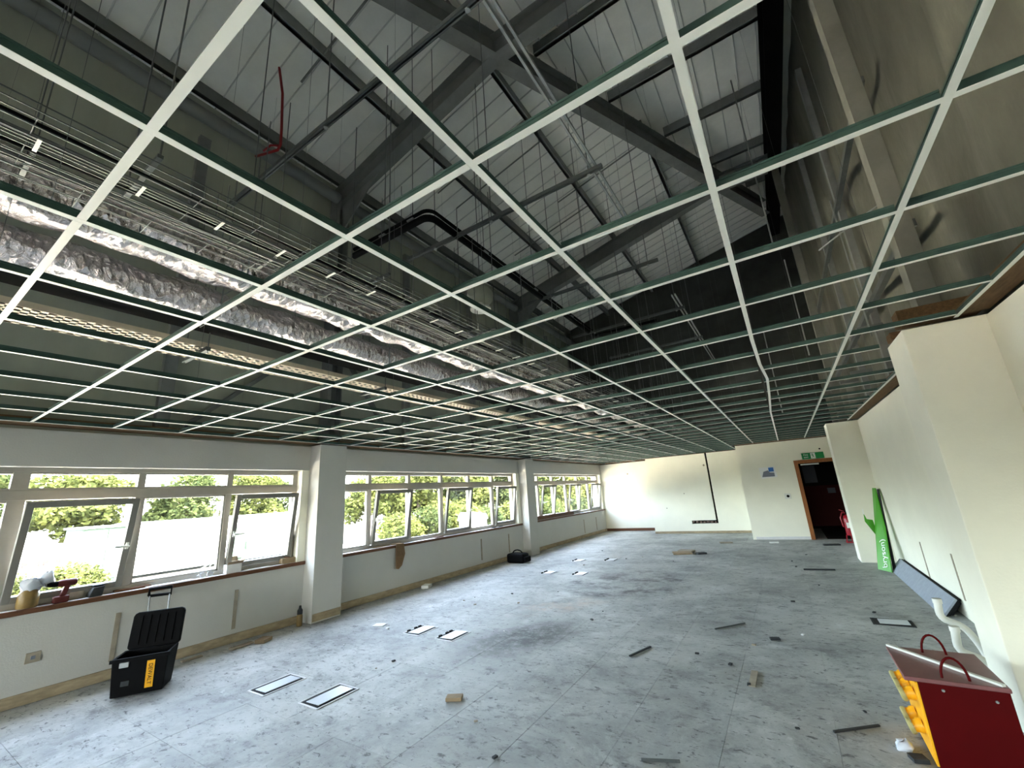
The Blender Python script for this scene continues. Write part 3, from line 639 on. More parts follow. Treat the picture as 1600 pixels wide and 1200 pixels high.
# ------------------------------------------------------------------ services in the void
def foil(name, cx, cz, rad, y0, y1, label, seed):
    rr = random.Random(seed); n = 28; m = int((y1 - y0) / .045); vs = []
    ph = [(rr.uniform(2, 14), rr.uniform(0, 6), rr.randint(1, 5), rr.uniform(.002, .007)) for _ in range(12)]
    for i in range(m + 1):
        y = y0 + (y1 - y0) * i / m; band = .012 if int(y * 1.0 / 1.25) != int((y + .045) / 1.25) else 0
        sag = .010 * math.sin(y * 2.3) + .008 * math.sin(y * 5.1 + seed)
        for k in range(n):
            t = 2 * math.pi * k / n
            r_ = rad * (1 + .05 * math.cos(2 * t)) - band + sum(a * math.sin(w_ * y + p + c_ * t) for (w_, p, c_, a) in ph) + rr.uniform(-.0025, .0025)
            vs.append((cx + r_ * math.cos(t), y, cz + sag + r_ * math.sin(t)))
    fs = [(i * n + k, i * n + (k + 1) % n, (i + 1) * n + (k + 1) % n, (i + 1) * n + k) for i in range(m) for k in range(n)]
    t = thing(name, label, 'duct', (cx, y0, cz - rad), 'foil wrapped ducts')
    MB().add(vs, fs, True).build('foil_wrap', m_foil, t)
    y = y0 + .9
    while y < y1:
        MB().tube([(cx - rad * 1.14 - .02, y, 4.6), (cx - rad * 1.14 - .02, y, cz - rad * .95), (cx + rad * 1.14 + .02, y, cz - rad * .95), (cx + rad * 1.14 + .02, y, 4.6)], .006, 5).build('hanger', m_steel, t)
        y += 1.83
    return t
foil('foil_duct', -3.56, 3.535, .16, YB, 14.2, 'crinkled silver foil duct nearer the middle of the room', 3)
foil('foil_duct', -3.95, 3.335, .145, YB, 15.2, 'crinkled silver foil duct nearer the windows', 7)
# wire basket tray
t = thing('cable_basket', 'long wire mesh cable basket beside the foil ducts', 'cable tray', (-2.53, YB, 3.2))
b = MB(); bx0, bx1, bz = -2.74, -2.31, 3.2
for x in (-2.315, -2.37, -2.45, -2.475, -2.50, -2.535, -2.62, -2.66, -2.735): b.bar((x, YB, bz), (x, 14.5, bz), .0055, .0055)
for z in (bz + .035, bz + .07): b.bar((bx0, YB, z), (bx0, 14.5, z), .005, .005).bar((bx1, YB, z), (bx1, 14.5, z), .005, .005)
b.build('length_wires', m_strut, t)['kind'] = 'stuff'
b = MB(); y = YB + .05
while y < 14.5:
    b.bar((bx0, y, bz + .006), (bx1, y, bz + .006), .0035, .0035).bar((bx0, y, bz), (bx0, y, bz + .075), .0035, .0035, (0, 1, 0)).bar((bx1, y, bz), (bx1, y, bz + .075), .0035, .0035, (0, 1, 0)); y += .3
b.build('cross_wires', m_steel, t)['kind'] = 'stuff'
y = -.9; q = 0
while y < 14.4:
    if y > 0: MB().box(-2.545, -2.44, y - .007, y + .007, bz - .008, bz - .003).build('clip', m_whitepl, t)
    if q % 4 == 0:
        MB().box(bx0 - .03, bx1 + .03, y - .012, y + .012, bz + .08, bz + .10).build('support_strut', m_strut, t)
        for x in (bx0 - .02, bx1 + .02): MB().tube([(x, y, bz + .08), (x, y, 5.0)], .005, 5).build('drop_rod', m_wire, t)
    y += .36; q += 1
# second smaller basket, dropped clips and cables
t = thing('cable_basket', 'narrow wire mesh cable basket between the big basket and foil duct', 'cable tray', (-3.0, YB, 3.32))
b = MB()
for x in (-3.10, -2.98, -2.86): b.bar((x, YB, 3.30), (x, 14, 3.30), .005, .005)
for x in (-3.10, -2.86): b.bar((x, YB, 3.36), (x, 14, 3.36), .005, .005)
y = YB
while y < 14: b.bar((-3.10, y, 3.296), (-2.86, y, 3.296), .004, .004).bar((-3.1, y, 3.3), (-3.1, y, 3.36), .004, .004, (0, 1, 0)).bar((-2.86, y, 3.3), (-2.86, y, 3.36), .004, .004, (0, 1, 0)); y += .3
b.build('wire_mesh', m_strut, t)['kind'] = 'stuff'
y = .2
while y < 13.5:
    MB().box(-3.13, -2.83, y - .01, y + .01, 3.365, 3.38).build('support_strut', m_strut, t)
    for x in (-3.13, -2.83): MB().tube([(x, y, 3.36), (x, y, 4.8)], .004, 5).build('drop_rod', m_wire, t)
    y += 1.2
for k, (x, z) in enumerate(((-2.66, 3.225), (-2.58, 3.22), (-2.50, 3.225), (-2.41, 3.22))):
    pts = [(x + .02 * math.sin(y * 1.3 + k), YB + y, z + .006 * math.sin(2 * y + k)) for y in [i * .4 for i in range(42)]]
    tag(MB().tube(pts, .011, 6).build('cable', m_black if k % 2 else m_steel), ['black cable lying in the wire basket, farthest left', 'dark cable lying in the wire basket, second from left', 'black cable lying in the wire basket, third from left', 'dark cable lying in the wire basket, farthest right'][k], 'cable', 'cables in the basket')
# perforated cream tray: strips and bridges leave real slots
t = thing('perforated_tray', 'cream perforated metal cable tray above the windows', 'cable tray', (-4.55, YB, 3.1))
b = MB(); tx0, tx1, tz = -4.78, -4.36, 3.10; nrow = 5; sw = (tx1 - tx0) / (nrow * 2 + 1)
for i in range(nrow + 1): b.box(tx0 + 2 * i * sw, tx0 + (2 * i + 1) * sw, YB, 13.4, tz, tz + .002)
y = YB
while y < 13.4: b.box(tx0, tx1, y, y + .045, tz, tz + .0018); y += .085
b.build('slotted_base', m_tray, t)
MB().box(tx0 - .003, tx0, YB, 13.4, tz, tz + .05).build('tray_flange', m_tray, t); MB().box(tx1, tx1 + .003, YB, 13.4, tz, tz + .05).build('tray_flange', m_tray, t)
y = -.5
while y < 13.4:
    MB().box(tx0 - .05, tx1 + .05, y - .02, y + .02, tz - .04, tz - .002).build('support_strut', m_strut, t)
    for x in (tx0 - .04, tx1 + .04): MB().tube([(x, y, tz - .05), (x, y, 4.9)], .006, 5).build('drop_rod', m_steel, t)
    y += 2.1
# black square duct run between tray and ducts (dark band)
tag(MB().box(-4.36, -4.16, YB, 13.2, 3.24, 3.36).build('black_trunking', m_black, None, .01), 'dark cable trunking running between foil duct and cream tray', 'trunking')
# strut frame with long rail
RZ = 4.8
ST = [(1.68, -4.48, -1.05), (3.6, -3.78, -.98), (5.85, -3.2, -.98), (7.9, -3.3, -1.0), (9.9, -3.2, -1.0)]
for k, (y, x0, x1) in enumerate(ST):
    t = thing('strut_rail', 'hung steel cross strut, ' + ['first', 'second', 'third', 'fourth', 'fifth'][k] + ' from the viewer', 'strut', (x0, y, RZ - .05), 'hung cross struts')
    MB().box(x0, x1, y - .021, y - .018, RZ - .045, RZ - .004).box(x0, x1, y + .018, y + .021, RZ - .045, RZ - .004).box(x0, x1, y - .021, y + .021, RZ - .004, RZ - .001).box(x0, x1, y - .021, y - .008, RZ - .045, RZ - .042).box(x0, x1, y + .008, y + .021, RZ - .045, RZ - .042).build('channel', m_strut, t)
    for x in (x0 + .5, (x0 + x1) / 2, x1 - .15):
        MB().tube([(x, y, RZ - .06), (x, y, min(zM(x), zR(y)) + .42)], .006, 5).build('drop_rod', m_wire, t)
        MB().lathe((x, y, RZ - .062), [(.02, 0), (.02, .012)], 6).build('nut', m_galv, t)
t = thing('twin_rail', 'pair of long steel rails running lengthwise above the cross struts', 'rail', (-1.08, 1.5, RZ))
for x in (-1.10, -1.045):
    MB().box(x - .01, x + .01, 1.2, 4.7, RZ, RZ + .03).build('rail', m_galv, t); MB().box(x - .01, x + .01, 7.3, 12.2, RZ, RZ + .03).build('rail', m_galv, t)
# black pipe with elbow
t = thing('black_pipe', 'black pipe with a rounded elbow high above the grid', 'pipe', (-2.93, 3.12, 4.75))
pts = [(-4.3, 3.12, 4.8), (-3.05, 3.12, 4.8)] + [(-3.05 + .12 * math.sin(a), 3.24 - .12 * math.cos(a), 4.8) for a in [R(d) for d in range(15, 91, 15)]] + [(-2.93, 8.2, 4.8)]
MB().tube(pts, .042, 12).build('pipe_run', m_black, t)
MB().tube([p and (p[0], p[1], p[2] + .1) for p in pts], .022, 8).build('upper_pipe', m_black, t)
for (x, y) in ((-3.7, 3.12), (-3.2, 3.12), (-2.93, 4.2), (-2.93, 5.6), (-2.93, 7.0)):
    MB().tube([(x, y, 4.84), (x, y, min(zM(x), zR(y)) + .4)], .006, 5).build('hanger', m_wire, t)
    MB().box(x - .05, x + .05, y - .05, y + .05, 4.83, 4.85).build('clip', m_galv, t)
MB().tube([(-2.93, 8.2, 4.8), (-1.6, 8.25, 4.8)], .03, 10).build('pipe_run', m_black, t)
# red cable
t = MB().tube([(-5.2, 2.35, 8.05), (-5.06, 2.38, 7.4), (-5.03, 2.4, 6.75), (-5.04, 2.41, 6.5), (-5.12, 2.42, 6.47), (-5.4, 2.42, 6.58), (-5.75, 2.42, 6.72)], .018, 8)
tag(t.build('red_cable', m_red), 'loose red cable dangling from the roof', 'cable')
tag(MB().tube([(-5.06, 2.41, 6.5), (-5.2, 2.36, 6.55), (-5.33, 2.33, 6.5)], .014, 7).build('red_cable_end', m_red), 'frayed red cable tail beside the dangling red cable', 'cable')
# extract fan / detector hung near the second frame
t = thing('duct_fan', 'small grey inline fan with white disc hung above the wire basket', 'fan', (-3.73, 5.17, 4.6))
MB().lathe((-3.73, 4.95, 4.85), [(.10, 0), (.17, .08), (.19, .2), (.17, .36), (.10, .45)], 18, (0, 1, 0)).build('fan_body', m_clad, t)
MB().lathe((-3.70, 5.12, 4.55), [(.17, .0), (.17, .03), (.06, .06), (.04, .12)], 18).build('disc', m_whitepl, t)
MB().tube([(-3.73, 5.17, 5.0), (-3.73, 5.17, 7.7)], .008, 5).build('drop_rod', m_wire, t)
t = thing('duct_box', 'pale sheet metal box hung left of the inline fan', 'box', (-4.5, 5.0, 4.4))
MB().box(-4.72, -4.35, 4.9, 5.15, 4.5, 4.72).build('casing', m_galv, t, .01); MB().box(-4.66, -4.41, 4.888, 4.9, 4.54, 4.68).build('grille', m_strut, t)
for k, (p, q) in enumerate((((.42, 5.9, 7.2), (.42, 5.9, 4.4)), ((.62, 7.4, 4.9), (.62, 7.4, 3.3)), ((1.22, 6.6, 5.2), (1.22, 6.6, 3.2)), ((.15, 9.0, 4.3), (.15, 9.0, 2.7)))):
    tag(MB().tube([p, q], .009, 6).build('drop_rod', m_galv), 'loose pale drop rod at the right of the roof space, ' + ['longest', 'second longest', 'nearest the membrane', 'shortest'][k], 'rod', 'loose drop rods')
t = thing('wire_offcut', 'small white forked wire on the dark membrane, top right', 'wire', (1.3, 3.65, 5.3))
MB().bar((1.30, 3.60, 5.30), (1.32, 3.56, 5.62), .012, .012).build('prong', m_whitepl, t); MB().bar((1.30, 3.60, 5.30), (1.38, 3.72, 5.33), .012, .012).build('prong', m_whitepl, t)
tag(MB().tube([(.75, 5.2, 3.9), (1.1, 5.0, 4.02), (1.4, 4.85, 4.1)], .008, 6).build('thin_conduit', m_galv), 'thin pale conduit poking across the right membrane', 'conduit')

# ------------------------------------------------------------------ floor boxes
names = ['left one of the nearest pair, just right of the toolbox', 'right one of the nearest pair', 'left one of the second pair, level with the first pillar', 'right one of the second pair, beside the dark stain', 'left one of the third pair', 'right one of the third pair', 'left one of the farthest pair', 'right one of the farthest pair', 'the lone one at the right, in front of the grey boards']
for k, (x, y) in enumerate(FBX):
    t = thing('floor_box', 'pale floor socket box, ' + names[k], 'floor box', (x, y, 0), 'floor socket boxes')
    w_, d_ = .125, .165
    if k in (0, 1): w_, d_ = .12, .19
    if k == 8: w_, d_ = .16, .11
    MB().box(x - w_ - .016, x - w_, y - d_ - .016, y + d_ + .016, 0, .006).box(x + w_, x + w_ + .016, y - d_ - .016, y + d_ + .016, 0, .006).box(x - w_, x + w_, y - d_ - .016, y - d_, 0, .006).box(x - w_, x + w_, y + d_, y + d_ + .016, 0, .006).build('rim', m_sill if k != 8 else m_scrap, t, .002)
    MB().box(x - w_, x + w_, y - d_, y + d_, .0015, .003).build('well', m_shadowgap, t)
    MB().obox((x + .012, y, .010), (w_ - .034, 0, .002), (0, d_ - .024, 0), (0, 0, .002)).build('plate', m_metalplate, t)
    if k in (2, 3, 4, 5, 6, 7):
        for q in (-.09, 0.03, .1): MB().box(x - w_ + .002, x - w_ + .03, y + q - .025, y + q + .015, .003, .022).build('socket_outlet', m_black, t, .002)

# ------------------------------------------------------------------ open wheeled toolbox
A = Vector((-5.58, 1.63, 0)); u = Vector((.24, .35, 0)).normalized(); v = Vector((-.28, .18, 0)).normalized(); v = (v - u * v.dot(u)).normalized(); Z = Vector((0, 0, 1))
t = thing('toolbox', 'open black wheeled toolbox with a yellow label by the window wall', 'toolbox', A + u * .21 + v * .16)
W, D, H = .43, .30, .335
def P(a, b_, c): return A + u * a + v * b_ + Z * c
def taper(b_, a0, a1, b0, b1, z0, z1, tp):
    vs = [P(a0 + tp, b0 + tp, z0), P(a1 - tp, b0 + tp, z0), P(a1 - tp, b1 - tp, z0), P(a0 + tp, b1 - tp, z0), P(a0, b0, z1), P(a1, b0, z1), P(a1, b1, z1), P(a0, b1, z1)]
    return b_.add(vs, [(0, 3, 2, 1), (0, 1, 5, 4), (1, 2, 6, 5), (2, 3, 7, 6), (3, 0, 4, 7)])
b = MB(); taper(b, 0, W, 0, D, .012, H, .02)
vs = [P(0, 0, H), P(W, 0, H), P(W, D, H), P(0, D, H), P(.02, .02, H), P(W - .02, .02, H), P(W - .02, D - .02, H), P(.02, D - .02, H), P(.03, .03, .06), P(W - .03, .03, .06), P(W - .03, D - .03, .06), P(.03, D - .03, .06)]
b.add(vs, [(0, 1, 5, 4), (1, 2, 6, 5), (2, 3, 7, 6), (3, 0, 4, 7), (4, 5, 9, 8), (5, 6, 10, 9), (6, 7, 11, 10), (7, 4, 8, 11), (8, 9, 10, 11)])
body = b.build('body', m_black, t, .008)
MB().prism([P(-.012, -.012, H - .03), P(W + .012, -.012, H - .03), P(W + .012, -.012, H), P(-.012, -.012, H)], v * .012).build('rim', m_black, body)
lidm = Matrix.Translation(P(0, D, H)) @ Matrix.Identity(4)
ld = (Z * .96 + v * .20).normalized(); ln_ = u.cross(ld).normalized()
def LP(a, h, n_): return P(0, D + .012, H - .005) + u * a + ld * h + ln_ * n_
LH = .335
b = MB(); poly = [(.02, 0), (W - .02, 0), (W, .02), (W, LH - .035), (W - .012, LH - .012), (W - .035, LH), (.035, LH), (.012, LH - .012), (0, LH - .035), (0, .02)]
b.prism([LP(a, h, 0) for a, h in poly], -ln_ * .05)
lid = b.build('lid', m_black, t, .01)
for k in range(5): MB().obox(LP(.08 + k * .068, LH * .5, .003), u * .004, ld * (LH * .38), ln_ * .006).build('lid_rib', m_black, lid)
TD = (Z * .323 - v * .02).normalized(); TN = u.cross(TD).normalized()
TN = TN if TN.dot(v) < 0 else -TN
MB().obox(P(W * .70, .0098, .17) + TN * .003, u * .03, TD * .115, TN * .003).build('label_plate', m_yellow, t)
text_mesh('DEWALT', .044, .0008, frame_mtx(P(W * .70, .0098, .17) + TN * .0075, -TD, u), 'lettering', m_inkblack, t)
for a in (.10,): MB().obox(P(a, -.004, H - .055), u * .035, Z * .022, v * .008).build('latch', m_galv, t, .003)
MB().obox(P(.12, .01, .12), u * .03, Z * .02, v * .004).build('small_label', m_scrap, t)
for a in (.05, W - .05): MB().lathe(P(a, D - .03, .06) + u * -.02, [(.06, 0), (.06, .04)], 16, u).build('wheel', m_black, t)
hp = Vector((-6.18, 2.14, .76))
hdir = (Vector((-5.74, 1.985, .30)) - hp)
for s_ in (-.09, .09):
    MB().tube([hp + u * s_, P(W / 2, D + .03, .12) + u * s_ * .9], .008, 8).build('handle_rail', m_galv, t)
MB().tube([hp + u * -.10 + Z * -.01, hp + u * -.10 + Z * .06, hp + u * .10 + Z * .06, hp + u * .10 + Z * -.01, hp + u * -.10 + Z * -.01], .016, 8).build('handle_grip', m_black, t)

# ------------------------------------------------------------------ items along the window wall
t = thing('tool_bag', 'small black tool bag on the floor before the second pillar', 'bag', (-5.85, 9.1, 0))
MB().box(-6.1, -5.62, 9.0, 9.3, .004, .22).build('bag_body', m_black, t, .05)
MB().tube([(-6.0, 9.15, .2)] + [(-5.86 + .14 * math.cos(a), 9.15, .2 + .09 * math.sin(a)) for a in [R(d) for d in range(165, 10, -25)]] + [(-5.72, 9.15, .2)], .014, 8).build('bag_handle', m_black, t)
MB().box(-5.62, -5.55, 9.02, 9.26, .03, .15).build('side_pocket', m_black, t, .02)
t = thing('spray_bottle', 'dark topped bottle standing at the foot of the first pillar', 'bottle', (-6.14, 3.80, 0))
MB().lathe((-6.14, 3.80, .002), [(.038, 0), (.04, .02), (.04, .13), (.032, .15)], 16).build('bottle_body', m_bottle, t)
MB().lathe((-6.14, 3.80, .152), [(.036, 0), (.036, .05), (.02, .075), (.014, .11)], 16).build('bottle_top', m_scrap, t)
SX = -6.37
t = thing('plastic_wrapped_jar', 'amber jar with a crumpled clear bag on top, on the near sill', 'jar', (SX, 1.15, SILL))
MB().lathe((SX, 1.15, SILL + .002), [(.07, 0), (.075, .02), (.075, .12), (.06, .15), (.045, .16)], 18).build('jar_body', m_bottle, t)
rr = random.Random(5); vs = []; prof = [(.05, .15), (.075, .19), (.07, .23), (.05, .255)]
b = MB(); b.lathe((SX, 1.15, SILL), prof, 14); b.v = [p + Vector((rr.uniform(-.012, .012), rr.uniform(-.02, .02), rr.uniform(-.01, .015))) for p in b.v]; b.build('crumpled_bag', m_film, t)
b = MB().lathe((SX - .01, 1.26, SILL + .17), [(.02, 0), (.05, .04), (.055, .09), (.03, .13)], 10); b.v = [p + Vector((rr.uniform(-.012, .012), rr.uniform(-.03, .03), rr.uniform(-.015, .02))) for p in b.v]; b.build('bag_tail', m_film, t)
t = thing('cordless_drill', 'dark red cordless drill standing on its battery on the near sill', 'drill', (SX + .02, 1.37, SILL))
dx = SX + .03
MB().box(dx - .04, dx + .04, 1.315, 1.425, SILL + .002, SILL + .062).build('battery', m_drill, t, .01)
MB().prism([(dx - .018, 1.355, SILL + .06), (dx - .018, 1.40, SILL + .06), (dx - .018, 1.425, SILL + .15), (dx - .018, 1.38, SILL + .15)], (.036, 0, 0)).build('grip', m_drill, t, .008)
MB().lathe((dx, 1.47, SILL + .18), [(.022, 0), (.034, .012), (.034, .11), (.028, .14)], 16, (0, -1, 0)).build('motor_body', m_drill, t)
MB().lathe((dx, 1.33, SILL + .18), [(.026, 0), (.024, .05), (.013, .075)], 14, (0, -1, 0)).build('chuck', m_black, t)
MB().lathe((dx, 1.255, SILL + .18), [(.005, 0), (.004, .05)], 8, (0, -1, 0)).build('bit', m_galv, t)
t = thing('battery_charger', 'dark battery charger on the sill right of the red drill', 'charger', (SX, 1.63, SILL))
MB().prism([(SX - .05, 1.57, SILL + .002), (SX - .05, 1.68, SILL + .002), (SX - .05, 1.69, SILL + .10), (SX - .05, 1.60, SILL + .09)], (.11, 0, 0)).build('charger_body', m_scrap, t, .008)
MB().box(SX - .03, SX + .04, 1.60, 1.685, SILL + .095, SILL + .112).build('top_slot', m_black, t, .003)
tag(MB().obox((SX - .03, 1.95, SILL + .012), (.03, 0, 0), (0, .16, 0), (0, 0, .010)).build('timber_offcut', m_timber, None, .002), 'brown timber offcut lying flat on the near sill', 'offcut')
tag(MB().box(SX - .05, SX - .02, 1.44, 1.55, SILL + .002, SILL + .075).build('grey_block', m_scar, None, .004), 'grey block on the sill between drill and charger', 'block')
for k, (y, l_) in enumerate(((2.2, .14), (2.42, .10), (3.28, .16))):
    tag(MB().obox((SX + .02, y, SILL + .006), (.035, .01, 0), (-.01 * l_, l_, 0), (0, 0, .003)).build('paper_sheet', m_white), ['white paper strip on the near sill, leftmost', 'white paper strip on the near sill beside safety glasses', 'white paper strip on the near sill right of the carton'][k], 'paper')
t = thing('safety_glasses', 'clear safety glasses lying on the near sill', 'glasses', (SX, 2.65, SILL))
for y in (2.61, 2.69): MB().lathe((SX + .03, y, SILL + .035), [(.034, 0), (.034, .004)], 14, (1, 0, .2)).build('lens', m_film, t)
MB().tube([(SX + .03, 2.57, SILL + .045), (SX - .07, 2.575, SILL + .02)], .004, 6).build('temple', m_film, t); MB().tube([(SX + .03, 2.73, SILL + .045), (SX - .07, 2.725, SILL + .02)], .004, 6).build('temple', m_film, t)
t = thing('carton', 'small open white carton with brown flaps on the near sill', 'carton', (SX, 2.96, SILL))
b = MB(); x0, x1, y0, y1, h = SX - .06, SX + .05, 2.87, 3.05, .11
b.box(x0, x1, y0, y0 + .004, SILL, SILL + h).box(x0, x1, y1 - .004, y1, SILL, SILL + h).box(x0, x0 + .004, y0, y1, SILL, SILL + h).box(x1 - .004, x1, y0, y1, SILL, SILL + h).box(x0, x1, y0, y1, SILL, SILL + .004).build('carton_body', m_white, t)
for (p, e) in (([(x0, y0, SILL + h), (x0, y1, SILL + h), (x0 - .03, y1, SILL + h + .085), (x0 - .03, y0, SILL + h + .085)], (.003, 0, 0)), ([(x1, y0, SILL + h), (x1, y1, SILL + h), (x1 + .05, y1 + .01, SILL + h + .035), (x1 + .05, y0 - .01, SILL + h + .035)], (.003, 0, 0)), ([(x0, y1, SILL + h), (x1, y1, SILL + h), (x1, y1 + .05, SILL + h + .06), (x0, y1 + .05, SILL + h + .06)], (0, .003, 0))):
    MB().prism(p, e).build('carton_flap', m_card, t)
t = thing('wood_block', 'small timber block at the right end of the near sill', 'block', (SX, 3.70, SILL))
MB().box(SX - .04, SX + .04, 3.60, 3.79, SILL + .002, SILL + .075).build('block_body', m_card, t, .003); MB().box(SX - .02, SX + .02, 3.66, 3.72, SILL + .075, SILL + .09).build('block_chip', m_timber, t)
t = MB().prism([(XL + .037, 5.66, .85), (XL + .037, 5.84, .85), (XL + .037, 5.875, .66), (XL + .037, 5.80, .47), (XL + .037, 5.72, .415), (XL + .037, 5.66, .43)], (.02, 0, 0))
tag(t.build('sill_offcut', mat('offcut_brown', (.50, .40, .29), .8, noise=.25, scale=10), None, .003), 'curved brown timber offcut hanging down from the middle sill', 'offcut')
tag(MB().obox((SX, 5.42, SILL + .012), (.02, .03, 0), (-.02, .16, 0), (0, 0, .008)).build('timber_offcut', m_card, None, .002), 'pale timber offcut on the middle sill left of the hanging piece', 'offcut')
tag(MB().obox((SX + .02, 5.75, SILL + .015), (.025, -.02, 0), (.02, .10, 0), (0, 0, .010)).build('timber_offcut', m_card, None, .002), 'pale timber offcut on the middle sill above the hanging piece', 'offcut')
for k, y in enumerate((6.9, 8.9, 9.2)):
    tag(MB().obox((SX + .02, y, SILL + .012), (.03, .01, 0), (-.005, .05 if k else .12, 0), (0, 0, .009)).build('sill_scrap', m_scrap if k else m_timber, None, .002), ['flat brown strip in the middle of the middle sill', 'dark scrap on the middle sill, left of the window handle', 'dark scrap near the right end of the middle sill'][k], 'scrap')
t = tag(MB().box(SX - .05, SX + .04, 10.95, 13.6, SILL + .002, SILL + .11).build('timber_length', m_timber, None, .004), 'long reddish timber length resting on the farthest sill', 'timber')

# ------------------------------------------------------------------ right side: red box, pipes, boards
t = thing('site_power_box', 'red metal site power box with yellow sockets, bottom right', 'power box', (.56, 3.66, 0))
rx0, rx1, ry0, ry1, rz = .385, .745, 3.43, 3.88, .43
MB().box(rx0, rx1, ry0, ry1, .012, rz).build('casing', m_redbox, t, .006)
for (x, y) in ((rx0 + .04, ry0 + .04), (rx1 - .04, ry0 + .04), (rx0 + .04, ry1 - .04), (rx1 - .04, ry1 - .04)): MB().lathe((x, y, 0), [(.02, 0), (.02, .014)], 10).build('foot', m_black, t)
lid = MB().box(rx0 - .055, rx1 + .006, ry0 - .012, ry1 + .06, rz, rz + .022).build('lid', mat('lid_wall_sheen', (.50, .31, .31), .35, noise=.2, scale=8, spec=.5), t, .005)  # pinkish lid colour stands for the bright wall reflected in its gloss
for (y) in (ry0 + .035, ry1 - .01):
    MB().tube([(.505 + .05 + .055 * math.cos(a), y, rz + .02 + .105 * math.sin(a)) for a in [R(d) for d in range(180, -1, -15)]], .0065, 8).build('carry_handle', m_redbox, t)
MB().box(rx0 - .012, rx0, ry0 + .0, ry1, .03, rz - .005).build('socket_panel', m_yellow, t, .003)
for k, (y, z) in enumerate(((3.55, .33), (3.67, .33), (3.79, .33), (3.55, .17), (3.70, .17))):
    sk = MB().lathe((rx0 - .012, y, z), [(.036, 0), (.036, .02), (.03, .03), (.03, .045)], 16, (-1, 0, -.25)).build('socket_outlet', m_yellow, t)
    MB().lathe((rx0 - .055, y, z - .011), [(.036, 0), (.038, .016), (.032, .024), (.02, .026)], 16, (-1, 0, -.25)).build('socket_cap', m_socket, sk)
for (x, z) in ((rx0 + .10, rz - .03), (rx1 - .06, rz - .05)): MB().lathe((x, ry0, z), [(.008, 0), (.006, .006)], 8, (0, -1, 0)).build('rivet', m_galv, t)
tag(MB().bar((rx0 - .045, ry1 + .05, rz + .029), (rx1 - .015, ry0 + .005, rz + .029), .022, .012).build('white_strip', m_whitepl), 'thin white plastic strip lying across the red box lid', 'strip')
t = thing('plastic_scrap', 'torn clear plastic scrap on the floor left of the red box', 'scrap', (.27, 3.62, 0))
b = MB().lathe((.27, 3.62, .004), [(.04, 0), (.05, .012), (.03, .03), (.012, .036)], 9); b.v = [p + Vector((rr.uniform(-.02, .02), rr.uniform(-.02, .02), max(0, rr.uniform(-.005, .015)))) for p in b.v]; b.build('film', m_film, t)
MB().obox((.31, 3.52, .012), (.035, .01, 0), (-.01, .03, 0), (0, 0, .01)).build('dark_bit', m_scrap, t)
def pipe(name, pts, label):
    p = [Vector(q) for q in pts]; out = [p[0]]
    for i in range(1, len(p) - 1):
        a, c_ = (p[i - 1] - p[i]), (p[i + 1] - p[i]); r_ = min(.05, a.length * .45, c_.length * .45); a.normalize(); c_.normalize()
        for s_ in (0, .25, .5, .75, 1): out.append((p[i] + a * r_) * (1 - s_) ** 2 + p[i] * 2 * s_ * (1 - s_) + (p[i] + c_ * r_) * s_ ** 2)
    out.append(p[-1])
    t_ = thing(name, label, 'pipe', tuple(p[-1]), 'white waste pipes by the pillar')
    MB().tube(out, .025, 14).build('pipe_run', m_whitepl, t_)
    MB().lathe(tuple(p[0] - Vector((0, 0, .012))), [(.030, 0), (.030, .035)], 14).build('collar', m_whitepl, t_)
pipe('waste_pipe', [(.812, 4.9, .535), (.80, 4.9, .414), (.925, 4.9, .368), (.985, 4.9, .24), (1.02, 4.9, .09), (1.31, 4.95, .08)], 'white bent waste pipe by the large right pillar, the upper one')
pipe('waste_pipe', [(.812, 4.6, .415), (.797, 4.6, .275), (.93, 4.6, .228), (1.0, 4.62, .06), (1.31, 4.7, .06)], 'white bent waste pipe by the large right pillar, the lower one')
for k in range(4):
    b0 = Vector((1.12 + k * .028, 6.72 + .03 * k, .003)); tp = Vector((1.235 + k * .025, 0, 0)); L = 2.75 - .05 * k
    dv = Vector((.145 - k * .004, 0, .185 - k * .004)); nn = Vector((dv.z, 0, -dv.x)).normalized() * .02
    o = MB().prism([b0, b0 + dv, b0 + dv + nn, b0 + nn + Vector((.0, 0, .0))], (0, L, 0)).build('grey_board', m_grey if k == 0 else m_darkedge, None, .002, base=tuple(b0))
    tag(o, 'long grey board leaning low on the right wall, ' + ['front of the stack', 'second in the stack', 'third in the stack', 'back of the stack'][k], 'board', 'grey boards stacked on edge')
# green sign boards
t = thing('green_board', 'bright green printed board leaning beside the far right pillar', 'board', (1.05, 9.2, 0))
q = [Vector((.965, 9.55, .003)), Vector((1.10, 9.28, .003)), Vector((1.235, 9.72, .62)), Vector((1.262, 9.86, 1.29)), Vector((1.235, 10.0, 1.29))]
q[2] = Vector((1.205, 9.55, .66))
nn = (q[1] - q[0]).cross(q[4] - q[0]).normalized()
if nn.dot(CAM - q[0]) < 0: nn = -nn
MB().prism([q[0], q[1], q[2], q[3], q[4]], -nn * .012).build('panel', m_green, t)
ud = (q[3] - q[1]).normalized(); rd = (q[1] - q[0]).normalized()
text_mesh('bryson)', .15, .001, frame_mtx(q[0] * .42 + q[1] * .58 + (q[3] - (q[0] + q[1]) / 2) * .2 + nn * .004, (q[3] * .5 + q[4] * .5 - (q[0] + q[1]) / 2), -rd), 'lettering', m_white, t)
tag(MB().prism([(1.13, 9.35, .003), (1.16, 9.32, .003), (1.29, 9.78, 1.27), (1.272, 9.84, 1.27)], (.012, .02, 0)).build('dark_board', m_darkedge), 'narrow dark board leaning behind the green printed board', 'board')
t = thing('green_flap_board', 'small green folded board sticking out left of the green printed board', 'board', (1.0, 9.8, 0))
